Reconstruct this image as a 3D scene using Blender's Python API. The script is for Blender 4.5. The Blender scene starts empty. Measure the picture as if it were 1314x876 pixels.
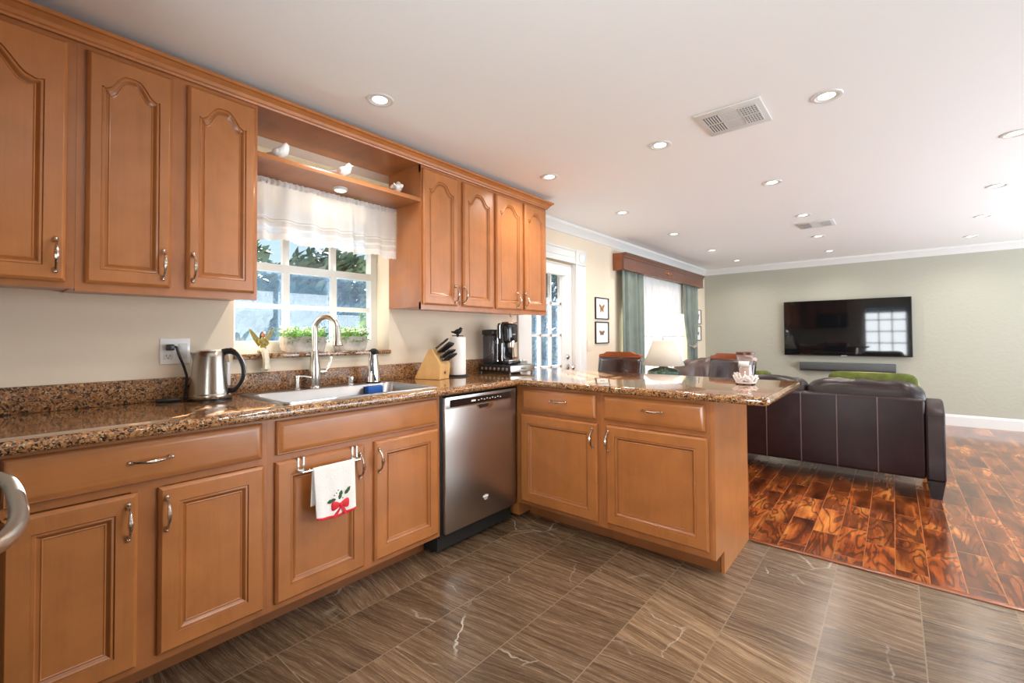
import bpy, bmesh, math, random
from mathutils import Vector, Matrix
random.seed(7)
SC = bpy.context.scene
COL = SC.collection
PI = math.pi
# ---------------------------------------------------------------- camera, world, sun, exposure
def make_camera():
    f_px, yaw, pitch, roll, cx, cy = 579.725, 0.7004138, 0.0194182, -0.0061267, 657.0, 420.0
    cyw, syw, cp, sp = math.cos(yaw), math.sin(yaw), math.cos(pitch), math.sin(pitch)
    f = Vector((-syw*cp, cyw*cp, sp)); r = Vector((cyw, syw, 0)); u = r.cross(f)
    r2 = r*math.cos(roll) + u*math.sin(roll); u2 = r2.cross(f)
    cd = bpy.data.cameras.new('camera'); co = bpy.data.objects.new('camera', cd); COL.objects.link(co)
    cd.sensor_width = 36; cd.lens = f_px/1314*36; cd.clip_start = .05; cd.clip_end = 200
    cd.shift_y = -(438.0-cy)/1314
    M = Matrix(((r2.x, u2.x, -f.x, 2.513), (r2.y, u2.y, -f.y, 0), (r2.z, u2.z, -f.z, 1.199), (0, 0, 0, 1)))
    co.matrix_world = M
    SC.camera = co
make_camera()
W = bpy.data.worlds.new('sky'); SC.world = W; W.use_nodes = True
SKY = .9
nt = W.node_tree; bg = nt.nodes['Background']
bg.inputs[0].default_value = (.55, .78, 1.0, 1); bg.inputs[1].default_value = SKY
SUN_E, FILL_E, FILL_S, LAMP_E = 110.0, 235.0, 125.0, 21.0
def sun():
    l = bpy.data.lights.new('sun', 'SUN'); l.energy = SUN_E; l.angle = .009; l.color = (1, .93, .82)
    o = bpy.data.objects.new('sun', l); COL.objects.link(o)
    o.rotation_euler = Vector((1, -.82, -.55)).to_track_quat('-Z', 'Y').to_euler(); o.location = (-20, 16, 9)
sun()
def area(name, loc, direction, sx, sy, e, col, spread=PI):
    l = bpy.data.lights.new(name, 'AREA'); l.shape = 'RECTANGLE'; l.size = sx; l.size_y = sy; l.energy = e; l.color = col; l.spread = spread
    o = bpy.data.objects.new(name, l); COL.objects.link(o); o.location = loc
    o.rotation_euler = Vector(direction).to_track_quat('-Z', 'Y').to_euler()
    return o
# added east fill lamp lifts the ceiling; south lamp is paned-door daylight
area('fill_east', (5.75, 5.0, 1.15), (-1, 0, .42), 5.6, 2.0, FILL_E, (.86, .94, 1))
area('daylight_south', (2.35, -1.35, 1.2), (0, 1, .7), 1.3, 1.6, FILL_S, (.92, .97, 1))
SC.view_settings.view_transform = 'Standard'; SC.view_settings.look = 'None'
SC.view_settings.gamma = 1; SC.view_settings.use_curve_mapping = False
SC.view_settings.exposure = 0.36
try:
    SC.cycles.max_bounces = 10; SC.cycles.diffuse_bounces = 5; SC.cycles.transparent_max_bounces = 12
    SC.cycles.caustics_reflective = False; SC.cycles.caustics_refractive = False
    SC.cycles.sample_clamp_indirect = 6; SC.cycles.use_denoising = True
except Exception: pass
# ---------------------------------------------------------------- helpers: materials
def newmat(name):
    m = bpy.data.materials.new(name); m.use_nodes = True
    return m, m.node_tree, m.node_tree.nodes['Principled BSDF']
def N(nt, typ, **kw):
    n = nt.nodes.new(typ)
    for k, v in kw.items():
        if k in n.inputs: n.inputs[k].default_value = v
        else: setattr(n, k, v)
    return n
def L(nt, a, b): nt.links.new(a, b)
def ramp(nt, fac, stops, interp='LINEAR'):
    n = nt.nodes.new('ShaderNodeValToRGB'); n.color_ramp.interpolation = interp
    cr = n.color_ramp
    while len(cr.elements) < len(stops): cr.elements.new(.5)
    for e, (p, c) in zip(cr.elements, stops): e.position = p; e.color = (*c, 1) if len(c) == 3 else c
    L(nt, fac, n.inputs[0]); return n.outputs[0]
def bump(nt, h, b, s=.2, d=.01):
    n = N(nt, 'ShaderNodeBump', Strength=s, Distance=d); L(nt, h, n.inputs['Height']); L(nt, n.outputs[0], b.inputs['Normal'])
def mapping(nt, scale, coord='Object', rot=(0, 0, 0), loc=(0, 0, 0)):
    tc = N(nt, 'ShaderNodeTexCoord'); mp = N(nt, 'ShaderNodeMapping'); L(nt, tc.outputs[coord], mp.inputs[0])
    mp.inputs['Scale'].default_value = scale; mp.inputs['Rotation'].default_value = rot; mp.inputs['Location'].default_value = loc
    return mp.outputs[0]
def mixc(nt, fac, a, b, bt='MIX'):
    n = nt.nodes.new('ShaderNodeMix'); n.data_type = 'RGBA'; n.blend_type = bt
    for i, v in ((0, fac), (6, a), (7, b)):
        if hasattr(v, 'is_linked') or hasattr(v, 'links'): L(nt, v, n.inputs[i])
        else: n.inputs[i].default_value = v if i == 0 else (*v[:3], 1)
    return n.outputs[2]
def math_(nt, op, a, b=0.0, c=None):
    n = nt.nodes.new('ShaderNodeMath'); n.operation = op
    for i, v in enumerate((a, b) if c is None else (a, b, c)):
        if hasattr(v, 'links'): L(nt, v, n.inputs[i])
        else: n.inputs[i].default_value = v
    return n.outputs[0]
def mat(name, col, rough=.5, metal=0.0, var=0.0, scale=20.0, bmp=0.0, coat=0.0, spec=None, bd=.01):
    m, nt, b = newmat(name)
    b.inputs['Base Color'].default_value = (*col, 1); b.inputs['Roughness'].default_value = rough; b.inputs['Metallic'].default_value = metal
    if coat: b.inputs['Coat Weight'].default_value = coat; b.inputs['Coat Roughness'].default_value = .08
    if spec is not None: b.inputs['Specular IOR Level'].default_value = spec
    n = N(nt, 'ShaderNodeTexNoise', Scale=scale, Detail=4.0); L(nt, mapping(nt, (1, 1, 1)), n.inputs['Vector'])
    if var:
        L(nt, ramp(nt, n.outputs[0], [(.3, tuple(c*(1-var) for c in col)), (.7, tuple(min(1, c*(1+var)) for c in col))]), b.inputs['Base Color'])
    if bmp: bump(nt, n.outputs[0], b, bmp, bd)
    return m
def wood(name, base, axis='z', rough=.32, dark=.80, coat=.25, fine=90):
    m, nt, b = newmat(name)
    sc = {'z': (14, 14, 1.1), 'x': (1.1, 14, 14), 'y': (14, 1.1, 14)}[axis]
    oi = N(nt, 'ShaderNodeObjectInfo'); tc = N(nt, 'ShaderNodeTexCoord')
    ad = N(nt, 'ShaderNodeVectorMath', operation='ADD'); L(nt, tc.outputs['Object'], ad.inputs[0])
    cb = N(nt, 'ShaderNodeCombineXYZ'); mu = math_(nt, 'MULTIPLY', oi.outputs['Random'], 37.0)
    for i in range(3): L(nt, mu, cb.inputs[i])
    L(nt, cb.outputs[0], ad.inputs[1])
    mp = N(nt, 'ShaderNodeMapping'); L(nt, ad.outputs[0], mp.inputs[0]); mp.inputs['Scale'].default_value = sc
    n1 = N(nt, 'ShaderNodeTexNoise', Scale=1.6, Detail=6.0, Roughness=.62, Distortion=.5); L(nt, mp.outputs[0], n1.inputs['Vector'])
    n2 = N(nt, 'ShaderNodeTexNoise', Scale=5.5, Detail=4.0, Distortion=.8); L(nt, ad.outputs[0], n2.inputs['Vector'])
    mp2 = N(nt, 'ShaderNodeMapping'); L(nt, ad.outputs[0], mp2.inputs[0])
    mp2.inputs['Scale'].default_value = tuple(fine if s > 2 else fine*.05 for s in sc)
    n3 = N(nt, 'ShaderNodeTexNoise', Scale=2.0, Detail=2.0); L(nt, mp2.outputs[0], n3.inputs['Vector'])
    d = tuple(c*dark*k for c, k in zip(base, (1, .93, .85))); l = tuple(min(1, c*1.12) for c in base)
    c1 = ramp(nt, n1.outputs[0], [(.25, d), (.55, base), (.8, l)])
    c2 = mixc(nt, .55, c1, ramp(nt, n2.outputs[0], [(.35, tuple(c*.82 for c in base)), (.7, tuple(min(1, c*1.15) for c in base))]))
    c3 = mixc(nt, .5, c2, ramp(nt, n3.outputs[0], [(.35, (.93, .92, .91)), (.65, (1, 1, 1))]), 'MULTIPLY')
    hv = N(nt, 'ShaderNodeHueSaturation'); L(nt, c3, hv.inputs['Color'])
    L(nt, math_(nt, 'MULTIPLY_ADD', oi.outputs['Random'], .14, .93), hv.inputs['Value'])
    L(nt, hv.outputs[0], b.inputs['Base Color']); b.inputs['Roughness'].default_value = rough
    b.inputs['Coat Weight'].default_value = coat; b.inputs['Coat Roughness'].default_value = .18
    bump(nt, n3.outputs[0], b, .04, .002)
    return m
def emit(name, col, s):
    m, nt, b = newmat(name); b.inputs['Base Color'].default_value = (*col, 1)
    b.inputs['Emission Color'].default_value = (*col, 1); b.inputs['Emission Strength'].default_value = s
    return m
MAPLE = (.43, .157, .044)
M = {}
M['maple'] = wood('maple_vertical', MAPLE); M['maple_h'] = wood('maple_horizontal', MAPLE, 'x')
M['maple_groove'] = wood('maple_glazed_groove', (.31, .105, .027)); M['maple_frame'] = wood('maple_face_frame', (.385, .138, .042))
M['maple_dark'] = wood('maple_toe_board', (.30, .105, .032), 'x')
M['white'] = mat('white_paint', (.72, .72, .70), .35); M['ceil'] = mat('ceiling_paint', (.91, .925, .92), .9, bmp=.06, scale=60)
M['cream_wall'] = mat('cream_wall_paint', (.74, .63, .49), .8, var=.02, scale=3, bmp=.08)
M['kettle_steel'] = mat('kettle_steel', (.42, .37, .32), .24, 1.0); M['sink_steel'] = mat('sink_steel', (.40, .40, .41), .32, 1.0)
M['steel'] = mat('brushed_steel', (.60, .58, .55), .28, 1.0); M['chrome'] = mat('chrome', (.85, .85, .86), .08, 1.0)
M['nickel'] = mat('satin_nickel', (.66, .62, .56), .22, 1.0); M['pull'] = mat('antique_nickel', (.62, .55, .47), .2, 1.0, var=.25, scale=120)
M['black'] = mat('black_plastic', (.012, .012, .014), .3); M['black_gloss'] = mat('black_gloss', (.008, .008, .010), .06, coat=.5)
M['dark'] = mat('dark_gap', (.010, .008, .007), .8); M['blackmat'] = mat('matte_black', (.018, .016, .015), .7)
M['porcelain'] = mat('white_porcelain', (.86, .85, .83), .12, coat=.6)
M['paper'] = mat('paper_towel_paper', (.88, .87, .85), .95, bmp=.25, scale=90)
M['leather'] = mat('brown_leather', (.019, .0075, .0085), .40, spec=.28, var=.30, scale=9, bmp=.18, bd=.004)
M['leather_top'] = mat('dark_leather', (.016, .0075, .007), .32, spec=.35, var=.3, scale=12, bmp=.15, bd=.004)
M['leather2'] = mat('taupe_brown_leather', (.085, .050, .042), .42, var=.3, scale=8, bmp=.3)
M['seam'] = mat('pale_stitched_seam', (.13, .085, .08), .4)
M['green'] = mat('green_velvet', (.085, .105, .010), .85, var=.35, scale=14, bmp=.2); M['greenedge'] = mat('pale_green_piping', (.42, .42, .16), .8)
M['mahog'] = wood('mahogany', (.30, .085, .025), 'x', .25, .5); M['valwood'] = wood('valance_wood', (.17, .070, .045), 'y', .35, .6)
M['blockwood'] = wood('pale_block_wood', (.72, .43, .17), 'z', .4, .82)
M['lampshade'] = mat('linen_shade', (.60, .55, .46), .9, bmp=.2, scale=150); M['greenglaze'] = mat('green_glaze', (.03, .09, .055), .12, coat=.8, var=.5, scale=7)
M['drape'] = mat('sage_drape', (.185, .215, .185), .85, var=.12, scale=6, bmp=.1)
M['leaf'] = mat('leaf_green', (.16, .33, .045), .55, var=.45, scale=30); M['petal'] = mat('white_petals', (.88, .88, .80), .6)
M['stoneplanter'] = mat('weathered_grey_planter', (.50, .46, .41), .85, var=.3, scale=25, bmp=.3)
M['blue'] = mat('blue_sponge', (.02, .12, .45), .7, bmp=.4, scale=200); M['red'] = mat('red_ribbon', (.65, .015, .03), .6)
M['holly'] = mat('holly_green', (.03, .09, .03), .6); M['towel'] = mat('white_towel_cloth', (.86, .84, .80), .95, bmp=.25, scale=140)
M['screen'] = mat('tv_screen_glass', (.004, .004, .005), .04); M['sbar'] = mat('soundbar_grille', (.075, .08, .08), .5, bmp=.3, scale=400)
M['sbar2'] = mat('soundbar_trim', (.01, .011, .012), .3)
M['olive'] = mat('olive_gold', (.30, .24, .055), .45, var=.35, scale=60); M['ivory'] = mat('ivory_glaze', (.78, .70, .55), .45, var=.1, scale=40)
M['skin'] = mat('figurine_skin', (.42, .18, .09), .5); M['hair'] = mat('figurine_hair', (.035, .015, .008), .6)
M['wax'] = mat('pinkish_wax', (.62, .36, .27), .5); M['coral'] = mat('white_coral_resin', (.76, .70, .67), .6, var=.15, scale=80)
M['brownlid'] = mat('dark_wood_lid', (.10, .025, .012), .35, var=.3, scale=50)
M['matboard'] = mat('white_mat_board', (.84, .83, .80), .8); M['wing'] = mat('butterfly_wing', (.32, .15, .04), .7, var=.6, scale=90); M['wing2'] = mat('brown_moth_wing', (.22, .11, .06), .7, var=.5, scale=90)
M['bark'] = mat('bark', (.10, .075, .055), .9, var=.3, scale=15, bmp=.5); M['lens'] = emit('lamp_lens', (1, .93, .82), 3.0)
M['leather_stool'] = mat('stool_leather', (.030, .014, .013), .2, var=.2, scale=12, bmp=.08, coat=.5, bd=.004); M['taupe'] = mat('taupe_velcro', (.3, .26, .22), .8)
M['ventmid'] = mat('vent_damper', (.55, .52, .50), .7)
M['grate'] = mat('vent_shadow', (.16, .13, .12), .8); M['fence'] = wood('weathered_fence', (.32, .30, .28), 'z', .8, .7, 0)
M['patio'] = mat('patio_concrete', (.13, .14, .14), .9, var=.15, scale=4, bmp=.2)
M['tree'] = mat('tree_leaves', (.035, .075, .050), .6, var=.5, scale=3); M['tree_light'] = mat('sunny_leaves', (.20, .34, .05), .6, var=.4, scale=3)
M['lightwood_shelf'] = M['maple_h']
def glass_mat(name, tint=(1, 1, 1), refl=.06, screen=0.0, scol=(.5, .6, .7)):
    m, nt, b = newmat(name); nt.nodes.remove(b); out = nt.nodes['Material Output']
    tr = N(nt, 'ShaderNodeBsdfTransparent'); tr.inputs[0].default_value = (*tint, 1)
    gl = N(nt, 'ShaderNodeBsdfGlossy'); gl.inputs['Roughness'].default_value = .02
    fr = N(nt, 'ShaderNodeLayerWeight')
    mx = N(nt, 'ShaderNodeMixShader'); L(nt, math_(nt, 'MULTIPLY_ADD', math_(nt, 'POWER', fr.outputs['Facing'], 4.0), .5, refl*.6), mx.inputs[0]); L(nt, tr.outputs[0], mx.inputs[1]); L(nt, gl.outputs[0], mx.inputs[2])
    last = mx.outputs[0]
    if screen:
        df = N(nt, 'ShaderNodeBsdfDiffuse'); df.inputs[0].default_value = (*scol, 1)
        tl = N(nt, 'ShaderNodeBsdfTranslucent'); tl.inputs[0].default_value = (*scol, 1)
        m2 = N(nt, 'ShaderNodeMixShader', ); m2.inputs[0].default_value = .08; L(nt, df.outputs[0], m2.inputs[1]); L(nt, tl.outputs[0], m2.inputs[2])
        n = N(nt, 'ShaderNodeTexNoise', Scale=55.0, Detail=6.0, Roughness=.8); L(nt, mapping(nt, (1, 1, 1)), n.inputs['Vector'])
        f = ramp(nt, n.outputs[0], [(.4, (screen*.5,)*3), (.72, (min(1, screen*1.9),)*3)])
        m3 = N(nt, 'ShaderNodeMixShader'); L(nt, f, m3.inputs[0]); L(nt, last, m3.inputs[1]); L(nt, m2.outputs[0], m3.inputs[2]); last = m3.outputs[0]
    L(nt, last, out.inputs[0]); return m
M['glass'] = glass_mat('window_glass'); M['insect_screen'] = glass_mat('insect_screen', (.9, .94, 1.0), .02, .20, (.10, .17, .26))
M['jar'] = glass_mat('clear_jar_glass', (.95, .95, .95), .10, .10, (.9, .9, .9)); M['tank'] = glass_mat('smoky_tank', (.45, .45, .5), .12, .10, (.35, .35, .4))
def cloth_mat(name, col, opac, bands=None, thru=.5):
    m, nt, b = newmat(name); nt.nodes.remove(b); out = nt.nodes['Material Output']
    df = N(nt, 'ShaderNodeBsdfDiffuse'); df.inputs[0].default_value = (*col, 1)
    tl = N(nt, 'ShaderNodeBsdfTranslucent'); tl.inputs[0].default_value = (*col, 1)
    m1 = N(nt, 'ShaderNodeMixShader'); m1.inputs[0].default_value = thru; L(nt, df.outputs[0], m1.inputs[1]); L(nt, tl.outputs[0], m1.inputs[2])
    tr = N(nt, 'ShaderNodeBsdfTransparent'); m2 = N(nt, 'ShaderNodeMixShader'); L(nt, tr.outputs[0], m2.inputs[1]); L(nt, m1.outputs[0], m2.inputs[2])
    w = N(nt, 'ShaderNodeTexNoise', Scale=220.0, Detail=1.0); L(nt, mapping(nt, (1, 1, 1)), w.inputs['Vector'])
    f = math_(nt, 'MULTIPLY_ADD', w.outputs[0], .12, opac-.06)
    if bands:
        tc = N(nt, 'ShaderNodeTexCoord'); sx = N(nt, 'ShaderNodeSeparateXYZ'); L(nt, tc.outputs['Object'], sx.inputs[0])
        mr = N(nt, 'ShaderNodeMapRange'); L(nt, sx.outputs[2], mr.inputs[0]); mr.inputs[1].default_value = bands[0]; mr.inputs[2].default_value = bands[1]
        st = [(p, (v, v, v)) for p, v in bands[2]]
        f = math_(nt, 'MULTIPLY', f, ramp(nt, mr.outputs[0], st, 'CONSTANT'))
    L(nt, f, m2.inputs[0]); L(nt, m2.outputs[0], out.inputs[0]); return m
M['valance_cloth'] = cloth_mat('white_cafe_curtain', (.86, .85, .84), .92, (-.31, 0, [(0, .97), (.16, .72), (.24, .95), (.28, .70), (.36, .97), (.39, .6), (.405, .98)]), .32)
M['sheer'] = cloth_mat('white_sheer', (.76, .76, .75), .99, None, .05)
def granite(name='granite', rough=.10, coat=.6):
    m, nt, b = newmat(name); v = mapping(nt, (1, 1, 1))
    v1 = N(nt, 'ShaderNodeTexVoronoi', Scale=210.0); v2 = N(nt, 'ShaderNodeTexVoronoi', Scale=110.0)
    n1 = N(nt, 'ShaderNodeTexNoise', Scale=9.0, Detail=5.0); n2 = N(nt, 'ShaderNodeTexNoise', Scale=60.0, Detail=4.0)
    for n in (v1, v2, n1, n2): L(nt, v, n.inputs['Vector'])
    s1 = N(nt, 'ShaderNodeSeparateColor'); L(nt, v1.outputs['Color'], s1.inputs[0])
    s2 = N(nt, 'ShaderNodeSeparateColor'); L(nt, v2.outputs['Color'], s2.inputs[0])
    c1 = ramp(nt, s1.outputs[0], [(0, (.014, .010, .008)), (.15, (.06, .030, .016)), (.30, (.20, .085, .03)), (.52, (.36, .17, .065)), (.76, (.44, .25, .11)), (.92, (.22, .15, .10)), (.98, (.55, .44, .32))], 'CONSTANT')
    c2 = ramp(nt, s2.outputs[0], [(0, (.02, .013, .010)), (.16, (.25, .105, .036)), (.55, (.38, .19, .075)), (.85, (.46, .29, .15))], 'CONSTANT')
    c = mixc(nt, math_(nt, 'GREATER_THAN', n2.outputs[0], .53), c1, c2)
    c = mixc(nt, .5, c, ramp(nt, n1.outputs[0], [(.35, (.75, .70, .66)), (.62, (1.25, 1.2, 1.15))]), 'MULTIPLY')
    L(nt, c, b.inputs['Base Color']); b.inputs['Roughness'].default_value = rough; b.inputs['Coat Weight'].default_value = coat; b.inputs['Coat Roughness'].default_value = .03
    return m
M['granite'] = granite(); M['granite_honed'] = granite('granite_backsplash', .34, 0)
def planar(nt):   # (world y, world x) so that rows run along the room
    tc = N(nt, 'ShaderNodeTexCoord'); sx = N(nt, 'ShaderNodeSeparateXYZ'); L(nt, tc.outputs['Object'], sx.inputs[0]); return sx.outputs[0], sx.outputs[1]
def brick(nt, vec, w, h, mortar, c1=(0, 0, 0), c2=(1, 1, 1), offs=.5):
    n = N(nt, 'ShaderNodeTexBrick'); n.offset = offs; n.offset_frequency = 2; n.squash = 1
    n.inputs['Color1'].default_value = (*c1, 1); n.inputs['Color2'].default_value = (*c2, 1); n.inputs['Mortar'].default_value = (0, 0, 0, 1)
    n.inputs['Scale'].default_value = 1; n.inputs['Mortar Size'].default_value = mortar; n.inputs['Mortar Smooth'].default_value = .1; n.inputs['Bias'].default_value = 0
    n.inputs['Brick Width'].default_value = w; n.inputs['Row Height'].default_value = h
    L(nt, vec, n.inputs['Vector']); return n
def stone_tile():
    m, nt, b = newmat('striped_stone_tile'); x, y = planar(nt)
    cb = N(nt, 'ShaderNodeCombineXYZ'); L(nt, math_(nt, 'ADD', y, 10*.61+.17), cb.inputs[0]); L(nt, math_(nt, 'ADD', x, .313*10-.081), cb.inputs[1])
    br = brick(nt, cb.outputs[0], .61, .313, .0022)
    rnd = N(nt, 'ShaderNodeSeparateColor'); L(nt, br.outputs['Color'], rnd.inputs[0]); rv = rnd.outputs[0]
    vr = N(nt, 'ShaderNodeVectorRotate'); vr.rotation_type = 'Z_AXIS'
    p = N(nt, 'ShaderNodeCombineXYZ'); L(nt, x, p.inputs[0]); L(nt, y, p.inputs[1]); L(nt, math_(nt, 'MULTIPLY', rv, 23.0), p.inputs[2])
    L(nt, p.outputs[0], vr.inputs['Vector']); L(nt, math_(nt, 'MULTIPLY_ADD', rv, .55, -.30), vr.inputs['Angle'])
    nd = N(nt, 'ShaderNodeTexNoise', Scale=3.5, Detail=3.0); L(nt, vr.outputs[0], nd.inputs['Vector'])
    dv = N(nt, 'ShaderNodeVectorMath', operation='MULTIPLY_ADD'); L(nt, nd.outputs['Color'], dv.inputs[0]); dv.inputs[1].default_value = (.0, .035, 0); L(nt, vr.outputs[0], dv.inputs[2])
    mp = N(nt, 'ShaderNodeMapping'); L(nt, dv.outputs[0], mp.inputs[0]); mp.inputs['Scale'].default_value = (1.0, 34, 1)
    n1 = N(nt, 'ShaderNodeTexNoise', Scale=1.5, Detail=7.0, Roughness=.68); L(nt, mp.outputs[0], n1.inputs['Vector'])
    mp2 = N(nt, 'ShaderNodeMapping'); L(nt, dv.outputs[0], mp2.inputs[0]); mp2.inputs['Scale'].default_value = (5, 150, 1)
    n2 = N(nt, 'ShaderNodeTexNoise', Scale=2.0, Detail=4.0, Roughness=.7); L(nt, mp2.outputs[0], n2.inputs['Vector'])
    c = ramp(nt, n1.outputs[0], [(.30, (.072, .043, .024)), (.45, (.145, .092, .054)), (.55, (.21, .140, .085)), (.72, (.34, .245, .16))])
    c = mixc(nt, .55, c, ramp(nt, n2.outputs[0], [(.35, (.40, .37, .34)), (.58, (1.08, 1.05, 1.02))]), 'MULTIPLY')
    hs = N(nt, 'ShaderNodeHueSaturation'); L(nt, c, hs.inputs['Color']); L(nt, math_(nt, 'MULTIPLY_ADD', rv, .72, .56), hs.inputs['Value'])
    # white quartz veins
    nw = N(nt, 'ShaderNodeTexNoise', Scale=5.0, Detail=5.0, Roughness=.6); L(nt, vr.outputs[0], nw.inputs['Vector'])
    wv = N(nt, 'ShaderNodeVectorMath', operation='MULTIPLY_ADD'); L(nt, nw.outputs['Color'], wv.inputs[0]); wv.inputs[1].default_value = (.14, .14, 0); L(nt, vr.outputs[0], wv.inputs[2])
    vo = N(nt, 'ShaderNodeTexVoronoi', Scale=2.1); vo.feature = 'DISTANCE_TO_EDGE'; L(nt, wv.outputs[0], vo.inputs['Vector'])
    n4 = N(nt, 'ShaderNodeTexNoise', Scale=2.2, Detail=3.0); L(nt, vr.outputs[0], n4.inputs['Vector'])
    vein = math_(nt, 'MULTIPLY', ramp(nt, vo.outputs['Distance'], [(0, (1, 1, 1)), (.003, (.8, .8, .8)), (.010, (0, 0, 0))]), ramp(nt, n4.outputs[0], [(.55, (0, 0, 0)), (.68, (1, 1, 1))]))
    c = mixc(nt, vein, hs.outputs[0], (.62, .56, .48))
    c = mixc(nt, br.outputs['Fac'], c, (.24, .18, .12))
    L(nt, c, b.inputs['Base Color']); b.inputs['Roughness'].default_value = .22
    L(nt, ramp(nt, n2.outputs[0], [(.3, (.16,)*3), (.7, (.32,)*3)]), b.inputs['Roughness'])
    bump(nt, math_(nt, 'SUBTRACT', 1.0, br.outputs['Fac']), b, .25, .002)
    return m
M['tile'] = stone_tile()
def laminate():
    m, nt, b = newmat('swirled_red_laminate'); x, y = planar(nt)
    cb = N(nt, 'ShaderNodeCombineXYZ'); L(nt, math_(nt, 'ADD', y, 10.3), cb.inputs[0]); L(nt, math_(nt, 'ADD', x, .1285*20-.06), cb.inputs[1])
    br = brick(nt, cb.outputs[0], .46, .1285, .0016, offs=.38)
    rs = N(nt, 'ShaderNodeSeparateColor'); L(nt, br.outputs['Color'], rs.inputs[0]); rv = rs.outputs[0]
    p = N(nt, 'ShaderNodeCombineXYZ'); L(nt, x, p.inputs[0]); L(nt, math_(nt, 'MULTIPLY', y, .24), p.inputs[1]); L(nt, math_(nt, 'MULTIPLY', rv, 41.0), p.inputs[2])
    n0 = N(nt, 'ShaderNodeTexNoise', Scale=8.0, Detail=2.0, Roughness=.45, Distortion=.5); L(nt, p.outputs[0], n0.inputs['Vector'])
    rings = math_(nt, 'SINE', math_(nt, 'MULTIPLY', n0.outputs[0], 52.0))
    n1 = N(nt, 'ShaderNodeTexNoise', Scale=7.0, Detail=4.0, Roughness=.5, Distortion=.7); L(nt, p.outputs[0], n1.inputs['Vector'])
    mp = N(nt, 'ShaderNodeMapping'); L(nt, p.outputs[0], mp.inputs[0]); mp.inputs['Scale'].default_value = (70, 6, 1)
    n2 = N(nt, 'ShaderNodeTexNoise', Scale=1.0, Detail=3.0, Distortion=.6); L(nt, mp.outputs[0], n2.inputs['Vector'])
    c = ramp(nt, n1.outputs[0], [(.28, (.045, .010, .004)), (.42, (.16, .036, .009)), (.54, (.32, .080, .017)), (.68, (.56, .20, .045))])
    c = mixc(nt, math_(nt, 'MULTIPLY', ramp(nt, rings, [(.1, (0, 0, 0)), (.95, (1, 1, 1))]), .62), c, (.035, .009, .004))
    c = mixc(nt, .5, c, ramp(nt, n2.outputs[0], [(.35, (.55, .5, .45)), (.6, (1.1, 1.1, 1.1))]), 'MULTIPLY')
    hs = N(nt, 'ShaderNodeHueSaturation'); L(nt, c, hs.inputs['Color']); L(nt, math_(nt, 'MULTIPLY_ADD', rv, .55, .80), hs.inputs['Value'])
    c = mixc(nt, br.outputs['Fac'], hs.outputs[0], (.42, .17, .06))
    L(nt, c, b.inputs['Base Color']); b.inputs['Roughness'].default_value = .16
    b.inputs['Coat Weight'].default_value = .35; b.inputs['Coat Roughness'].default_value = .1
    bump(nt, math_(nt, 'SUBTRACT', 1.0, br.outputs['Fac']), b, .2, .002)
    return m
M['laminate'] = laminate()
def stucco():
    m, nt, b = newmat('sage_stucco_paint'); v = mapping(nt, (1, 1, 1))
    n = N(nt, 'ShaderNodeTexNoise', Scale=26.0, Detail=5.0, Roughness=.6); L(nt, v, n.inputs['Vector'])
    b.inputs['Base Color'].default_value = (.43, .42, .345, 1); b.inputs['Roughness'].default_value = .75
    bump(nt, n.outputs[0], b, .35, .012); return m
M['sage_wall'] = stucco()
def brushed():
    m, nt, b = newmat('dishwasher_steel'); n = N(nt, 'ShaderNodeTexNoise', Scale=1.0, Detail=4.0); L(nt, mapping(nt, (2, 2, 260)), n.inputs['Vector'])
    b.inputs['Base Color'].default_value = (.50, .46, .43, 1); b.inputs['Metallic'].default_value = 1; b.inputs['Roughness'].default_value = .3
    b.inputs['Anisotropic'].default_value = .5
    bump(nt, n.outputs[0], b, .04, .001); return m
M['dw_steel'] = brushed()
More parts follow.
